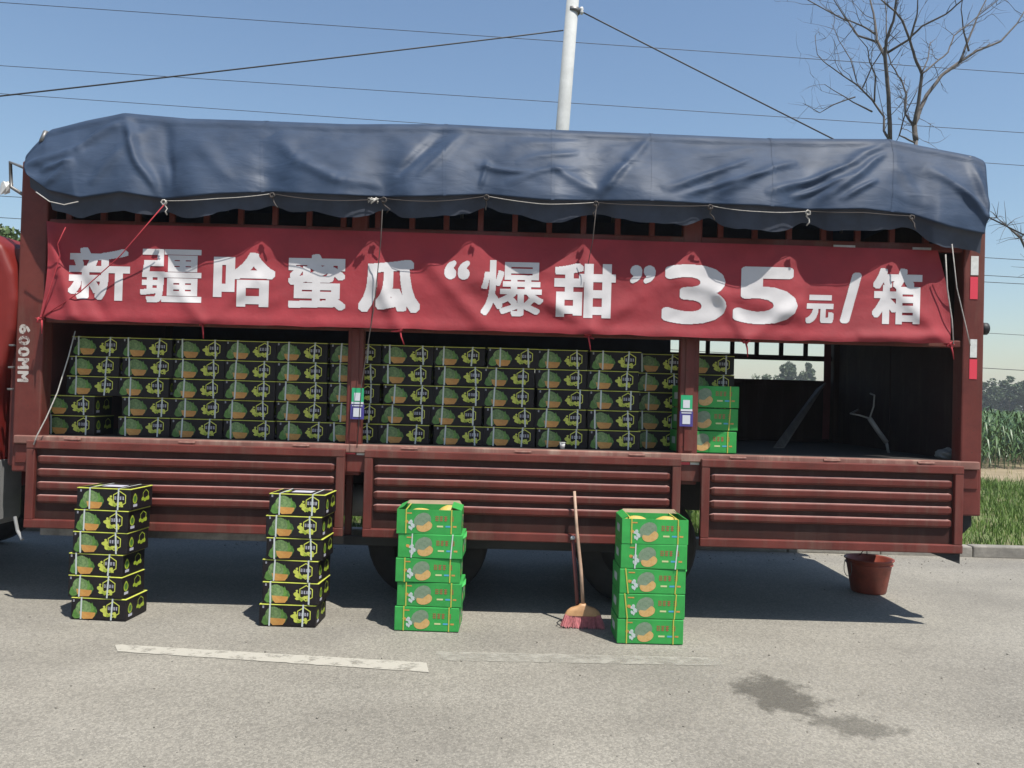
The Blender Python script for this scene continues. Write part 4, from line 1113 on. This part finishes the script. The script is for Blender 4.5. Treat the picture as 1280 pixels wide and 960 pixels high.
def gstrap(x, m, tilt=0.):
    mb = MB(); w2 = .004; y0 = -GD/2-.0045; y1 = GD/2+.003; z1 = GH+.0006
    mb.add([(x-w2,y0,.003),(x+w2,y0,.003),(x+w2+tilt,y0,z1),(x-w2+tilt,y0,z1)], [(0,1,2,3)]); mb.add([(x-w2+tilt,y0,z1),(x+w2+tilt,y0,z1),(x+w2,y1,z1),(x-w2,y1,z1)], [(0,1,2,3)])
    return mb.mesh('strap', m)
gsy = [gstrap(-.155, m_yel), gstrap(.150, m_yel)]; gsy2 = [gstrap(-.16, m_yel, -.02), gstrap(.148, m_yel, .01)]; gsw = [gstrap(-.125, m_strap, .004), gstrap(.140, m_strap, .012)]
# torn flap at a carton's corner
fl = MB(); fl.add([(GW/2-.002,-GD/2+.02,GH-.03),(GW/2+.022,-GD/2+.06,GH-.015),(GW/2+.020,-GD/2+.10,GH+.014),(GW/2-.002,-GD/2+.05,GH-.002)], [(0,1,2,3)])
fl.add([(GW/2-.004,-GD/2+.02,GH-.03),(GW/2+.019,-GD/2+.06,GH-.012),(GW/2+.017,-GD/2+.10,GH+.012),(GW/2-.004,-GD/2+.05,GH-.003)], [(0,3,2,1)])
g_flap = fl.mesh('torn_flap', m_green)
gsd = MB()
for k, (a, b, r, mi) in enumerate(((.06,.08,.03,0),(.085,.06,.025,1),(.17,.09,.02,5),(.21,.09,.018,2),(.2,.05,.012,3))): gsd.poly([(GW/2+.0012+.0003*k, -GD/2+p_, q_) for p_, q_ in blob(a, b, r, 12, k, 1, .15)], mi)
g_side = gsd.mesh('side_print', GM)
gl_ = MB(); gl_.box(-GW/2-.0025, -GW/2-.0012, -.05, .06, .06, .11, 5); g_label = gl_.mesh('end_label', GM)
og = MB(); t_ = .006
for (x0, x1, y0, y1) in ((-GW/2,GW/2,-GD/2,-GD/2+t_),(-GW/2,GW/2,GD/2-t_,GD/2),(-GW/2,-GW/2+t_,-GD/2+t_,GD/2-t_),(GW/2-t_,GW/2,-GD/2+t_,GD/2-t_)): og.box(x0, x1, y0, y1, .001, GH, 0)
og.box(-GW/2+t_, GW/2-t_, -GD/2+t_, GD/2-t_, .001, .008, 1); g_open = og.mesh('green_carton', [m_green, m_greenin])
def green_carton(loc, rz, label, group, straps, flap=False, open_=False):
    o = obj('green_carton', g_open if open_ else g_body, None, loc, rz); tag(o, label, 'carton', group)
    obj('front_print', g_front, o); obj('side_print', g_side, o); obj('end_label', g_label, o)
    for s in straps: obj('strap', s, o)
    if flap: obj('torn_flap', g_flap, o)
    if open_:
        for (sx, f) in ((-1, open_[0]), (1, open_[1])):       # folded-in end flaps
            mb = MB(); x = sx*GW/2; mb.add([(x,-GD/2+.008,GH),(x,GD/2-.008,GH),(x-sx*f,GD/2-.012,GH+.022),(x-sx*f,-GD/2+.012,GH+.022),(x,-GD/2+.008,GH-.003),(x,GD/2-.008,GH-.003),(x-sx*f,GD/2-.012,GH+.019),(x-sx*f,-GD/2+.012,GH+.019)],
               [(0,1,2,3),(7,6,5,4),(0,4,5,1),(1,5,6,2),(2,6,7,3),(3,7,4,0)]); mb.build('end_flap', m_green, o)
        mb = MB(); mb.add([(-GW/2+.01,GD/2-.003,GH),(GW/2-.01,GD/2-.003,GH),(GW/2-.03,GD/2+.004,GH+.028),(-GW/2+.05,GD/2+.004,GH+.024),(-GW/2+.01,GD/2-.006,GH),(GW/2-.01,GD/2-.006,GH),(GW/2-.03,GD/2+.001,GH+.028),(-GW/2+.05,GD/2+.001,GH+.024)],
           [(0,1,2,3),(7,6,5,4),(3,2,6,7),(0,3,7,4),(1,5,6,2)]); mb.build('back_flap', m_kraft, o)
    return o
m_melon = mat('melon_skin', (.50, .37, .07), .55, col2=(.38, .30, .10), scale=40, bump=.5, bscale=70)
def melon(loc, rx, rz, rot, label):
    bm = bmesh.new(); bmesh.ops.create_uvsphere(bm, u_segments=32, v_segments=20, radius=1)
    for v in bm.verts:
        k = 1 + .03*noise.noise(v.co*2.2); v.co = Vector((v.co.x*rx*k, v.co.y*rz*k, v.co.z*rz*k))
    me = bpy.data.meshes.new('melon'); bm.to_mesh(me); bm.free(); me.materials.append(m_melon); me.polygons.foreach_set('use_smooth', [True]*len(me.polygons))
    o = empty('melon', loc); o.rotation_euler = (0, 0, rot); obj('fruit', me, o)
    mb = MB(); mb.tube([(rx*.97,0,.0),(rx*1.1,.004,.008)], [.008,.006], 8); mb.build('stem', m_kraft, o, True)
    tag(o, label, 'melon', 'melons in the open green cartons')
p = G(535, 790); c3 = (p.x-.004, p.y+GD/2)
sh3 = [(-.005,0),(.008,.003),(-.01,0),(.006,-.004),(-.012,0)]
for i in range(5):
    lab3 = 'green melon carton %s of the stack beside the black stacks' % POSW[i if i < 4 else 5]
    green_carton((c3[0]+sh3[i][0], c3[1]+sh3[i][1], .003+i*GH), (-.02,-.03,.0,-.03,.015)[i], lab3 if i < 4 else 'open green carton with a round yellow melon bulging above its rim', 'green cartons stacked beside the black stacks',
                 (gsy, gsy, gsy, gsw, gsy)[i], i in (1, 3), (.045, .07) if i == 4 else False)
zt = .003 + 4*GH + .09
melon((c3[0]+.115, c3[1]-.01, zt+.012), .088, .078, .3, 'round yellow melon bulging above the rim of its green carton')
melon((c3[0]-.085, c3[1]-.01, zt-.008), .105, .072, .1, 'pale yellow melon lying low beside the bulging melon in its green carton')
p = G(814, 806); c4 = (p.x, p.y+GD/2)
sh4 = [(-.01,0),(-.005,.0),(-.004,.002),(.004,0),(.006,0)]
for i in range(5):
    lab4 = 'green melon carton %s of the stack beside the broom' % POSW[i if i < 4 else 5]
    green_carton((c4[0]+sh4[i][0], c4[1]+sh4[i][1], .003+i*GH), (.01,.02,.025,0,.01)[i], lab4 if i < 4 else 'open green carton beside the broom with two low yellow melons inside', 'green cartons stacked beside the broom',
                 (gsy, gsy2, gsy2, gsw, gsy)[i], i == 2, (.04, .04) if i == 4 else False)
melon((c4[0]-.10, c4[1]-.01, zt-.002), .105, .076, .1, 'yellow melon inside the open green carton beside the broom, on the broom side')
melon((c4[0]+.109, c4[1]-.01, zt+.0), .102, .076, -.15, 'yellow melon inside the open green carton beside the broom, away from the broom')
# three green cartons standing on the bed edge
xg = W(922, 540, 5.93).x - GW/2
for i in range(3):
    green_carton((xg + (-.005,.004,.006)[i], 5.935+GD/2-.0, FZ+.003+i*.168), (.01,-.01,.015)[i], 'green melon carton on the truck bed edge, %s of its three' % ('lowest','middle','topmost')[i], 'green cartons on the truck bed edge', (gsy, gsy2, gsy)[i])

# ================================================================== LOOSE THINGS
# broom
def broom():
    b = G(729, 787); t = W(718, 614, 5.735); base = Vector((b.x, b.y+.055, 0)); o = empty('broom', base)
    top = t - base; neck = Vector((0, .0, .155)); d = (top-neck)
    mb = MB(); mb.tube([neck, neck+d*.3+Vector((.004,0,0)), neck+d*.65+Vector((-.003,0,0)), top], [.0125,.0125,.0115,.010], 12)
    mb.build('handle', mat('broom_handle', (.36, .24, .17), .6, var=.25, scale=9), o, True)
    m_or = mat('broom_cap', (.40, .22, .10), .55, var=.15, scale=10); m_pk = mat('broom_bristle', (.55, .19, .20), .7, var=.2, scale=40)
    # fan-shaped cap: loft of rounded rectangles
    mb = MB(); secs = [(.165,.020,.018),(.150,.035,.022),(.135,.085,.028),(.115,.112,.031),(.085,.128,.033)]; n = 20; vs = []
    for z, hx, hy in secs:
        for k in range(n):
            a = 2*math.pi*k/n; c, s = math.cos(a), math.sin(a); vs.append((hx*math.copysign(abs(c)**.6, c), hy*math.copysign(abs(s)**.7, s), z))
    fs = [(i*n+k, i*n+(k+1)%n, (i+1)*n+(k+1)%n, (i+1)*n+k) for i in range(len(secs)-1) for k in range(n)] + [tuple(range(n))]
    mb.add(vs, fs); mb.build('cap', m_or, o, True)
    mb = MB()
    for k in range(900):
        u = random.uniform(-1,1); v = random.uniform(-1,1)
        p0 = Vector((u*.122, v*.028, .092)); p1 = Vector((u*.150+random.gauss(0,.005), v*.048+random.gauss(0,.004), max(.001, .006+random.gauss(0,.006)))); mb.tube([p0, p0.lerp(p1,.6)+Vector((0,0,-.004)), p1], .0016, 3, cap=False)
    bo = mb.build('bristles', m_pk, o); bo['kind'] = 'stuff'
    tag(o, 'pink bristled broom leaning handle up against the side boards', 'broom')
broom()
# second stick behind it
t = W(716, 674, 5.735); b = Vector((G(722, 770).x, 5.83, 0)); o = empty('wooden_stick', b); mb = MB()
t = Vector((t.x, 5.725, t.z)); b2 = Vector((W(724, 765, 5.64).x, 5.64, .005)); o.location = b2
mb.tube([Vector((0,0,0)), (t-b2)*.5, t-b2], [.014,.014,.013], 12); mb.build('shaft', mat('stick_red', (.13, .035, .03), .6, var=.2), o, True)
mb = MB(); dd = (t-b2).normalized(); mb.tube([t-b2, t-b2+dd*.018, t-b2+dd*.026], [.0165,.0165,.008], 12); mb.build('end_cap', m_white, o, True)
tag(o, 'short dark red stick with a white end cap behind the broom', 'stick')
# scrap wire by the broom
mb = MB(); c = G(705, 782, .01); mb.tube([c+Vector(v) for v in ((.02,.09,0),(-.03,.05,.02),(-.05,.01,.015),(-.02,-.03,.0),(.04,-.035,-.002))], .004, 6)
tag(mb.build('scrap_wire', m_wire, None, True), 'loop of black wire on the road beside the broom head', 'wire')
# bucket
def bucket():
    p = G(1094, 744); o = empty('bucket', (p.x, p.y+.13, 0)); m_b = mat('bucket_plastic', (.21, .042, .024), .5, var=.25, scale=8)
    H = .285
    mb = MB(); mb.lathe([(0,.006),(.135,.002),(.142,.012),(.185,H-.03),(.188,H-.012),(.200,H-.006),(.203,H+.004),(.196,H+.006),(.180,H-.004),(.136,.016),(0,.014)], (0,0,0), 40); mb.build('body', m_b, o, True)
    mb = MB(); mb.lathe([(.1875,H-.045),(.193,H-.042),(.193,H-.036),(.188,H-.033)], (0,0,0), 40); mb.build('rib_ring', m_b, o, True)
    mb = MB(); mb.tube([Vector((-.19*math.cos(a)-.0, -.19*math.sin(a)*.25-.02, H-.03-.14*math.sin(a))) if False else Vector((-.195-.012*math.sin(a*2), -.03+.06*math.cos(a), H-.02-.13*math.sin(a))) for a in np.linspace(0, math.pi, 14)], .003, 6); mb.build('bail_handle', m_steel, o, True)
    mb = MB(); mb.tube([(-.005,.19,H-.02),(.012,.13,H+.05),(.014,.08,H+.10),(.0,.04,H+.02)], .004, 6); mb.build('cord', m_rope_d, o, True)
    tag(o, 'dull red plastic bucket standing on the road under the rear board', 'bucket')
bucket()
# things in the dark empty bay
a = W(973, 548, 6.9); b = W(1026, 482, 7.9); a = Vector((a.x, 6.9, FZ+.004)); d = (b-a)
o = empty('plank', a); mb = MB(); u = d.normalized(); s = Vector((.045, 0, .035)); n = u.cross(s).normalized()*.012; z = Vector((0,0,0))
mb.add([z-s+Vector((0,0,.035)), z+s+Vector((0,0,-.03)), d+s, d-s, z-s+n+Vector((0,0,.035)), z+s+n+Vector((0,0,-.03)), d+s+n, d-s+n], [(0,1,2,3),(7,6,5,4),(0,4,5,1),(1,5,6,2),(2,6,7,3),(3,7,4,0)])
pk = mb.build('board', mat('grey_board', (.12, .11, .10), .8, var=.2, scale=4, stretch=(6,1,1)), o)
mb = MB(); mb.tube([d*.93 - n*.5, d*.93 - n*1.4], .006, 8); mb.build('nail', m_steel, o)
tag(o, 'grey plank leaning in the dark empty end of the truck bed', 'plank')
o = empty('metal_bracket', (W(1100, 560, 6.6).x, 6.6, FZ)); L = lambda x, y, Y=6.6: W(x, y, Y) - o.location
mb = MB(); mb.tube([L(1087,523), L(1097,538), L(1108,553)], .020, 10); mb.build('tube', m_grey, o, True)
mb = MB(); mb.tube([L(1087,523), L(1092,508), L(1093,494,6.62), L(1088,492,6.7)], .007, 8); mb.tube([L(1087,523), L(1074,519), L(1063,517), L(1073,512,6.7)], .007, 8); mb.build('bent_rod', m_grey, o, True)
mb = MB(); f = L(1108,553); mb.tube([f, Vector((f.x+.02, f.y, .003))], .012, 8); mb.build('foot', m_grey, o, True)
tag(o, 'pale bent metal bracket standing in the dark empty end of the truck bed', 'bracket')
p = W(1186, 566, 6.1); o = empty('cloth_bundle', (p.x, 6.1, FZ)); bm = bmesh.new(); bmesh.ops.create_icosphere(bm, subdivisions=3, radius=1)
for v in bm.verts:
    k = 1+.35*noise.noise(v.co*1.8); v.co = Vector((v.co.x*.09*k, v.co.y*.08*k, max(0, v.co.z*.05*k+.035)))
me = bpy.data.meshes.new('rag'); bm.to_mesh(me); bm.free(); me.materials.append(m_grey); obj('rag', me, o)
mb = MB(); mb.tube([(-.06,-.03,.02),(-.02,-.07,.045),(.05,-.05,.03)], .006, 6); mb.build('string', m_rope, o, True)
tag(o, 'small grey rag bundle on the bed floor at the rear corner', 'rag')
p = W(703, 556, 5.92)
o = empty('small_cup', (p.x, 5.92, FZ+.002)); mb = MB(); mb.lathe([(0,.002),(.016,.002),(.021,.05),(.018,.05),(.014,.006),(0,.006)], (0,0,0), 18); mb.build('body', m_white, o, True)
mb = MB(); mb.lathe([(.020,.048),(.0235,.049),(.0235,.052),(.020,.053)], (0,0,0), 18); mb.build('rim', m_white, o, True)
tag(o, 'small white cup on the bed edge before the cartons', 'cup')

# ================================================================== HAZE
mb = MB(); mb.box(-405, 405, -55, 605, -1.02, 14)
hm = bpy.data.materials.new('haze'); hm.use_nodes = True; n = hm.node_tree.nodes; n.remove(n['Principled BSDF'])
pv = n.new('ShaderNodeVolumePrincipled'); pv.inputs['Color'].default_value = (.86, .92, 1, 1); pv.inputs['Density'].default_value = .0008
pv.inputs['Anisotropy'].default_value = .1
hm.node_tree.links.new(pv.outputs[0], n['Material Output'].inputs['Volume'])
tag(mb.build('haze', hm), 'thin pale haze hanging in the air over the fields', 'haze', kind='stuff')
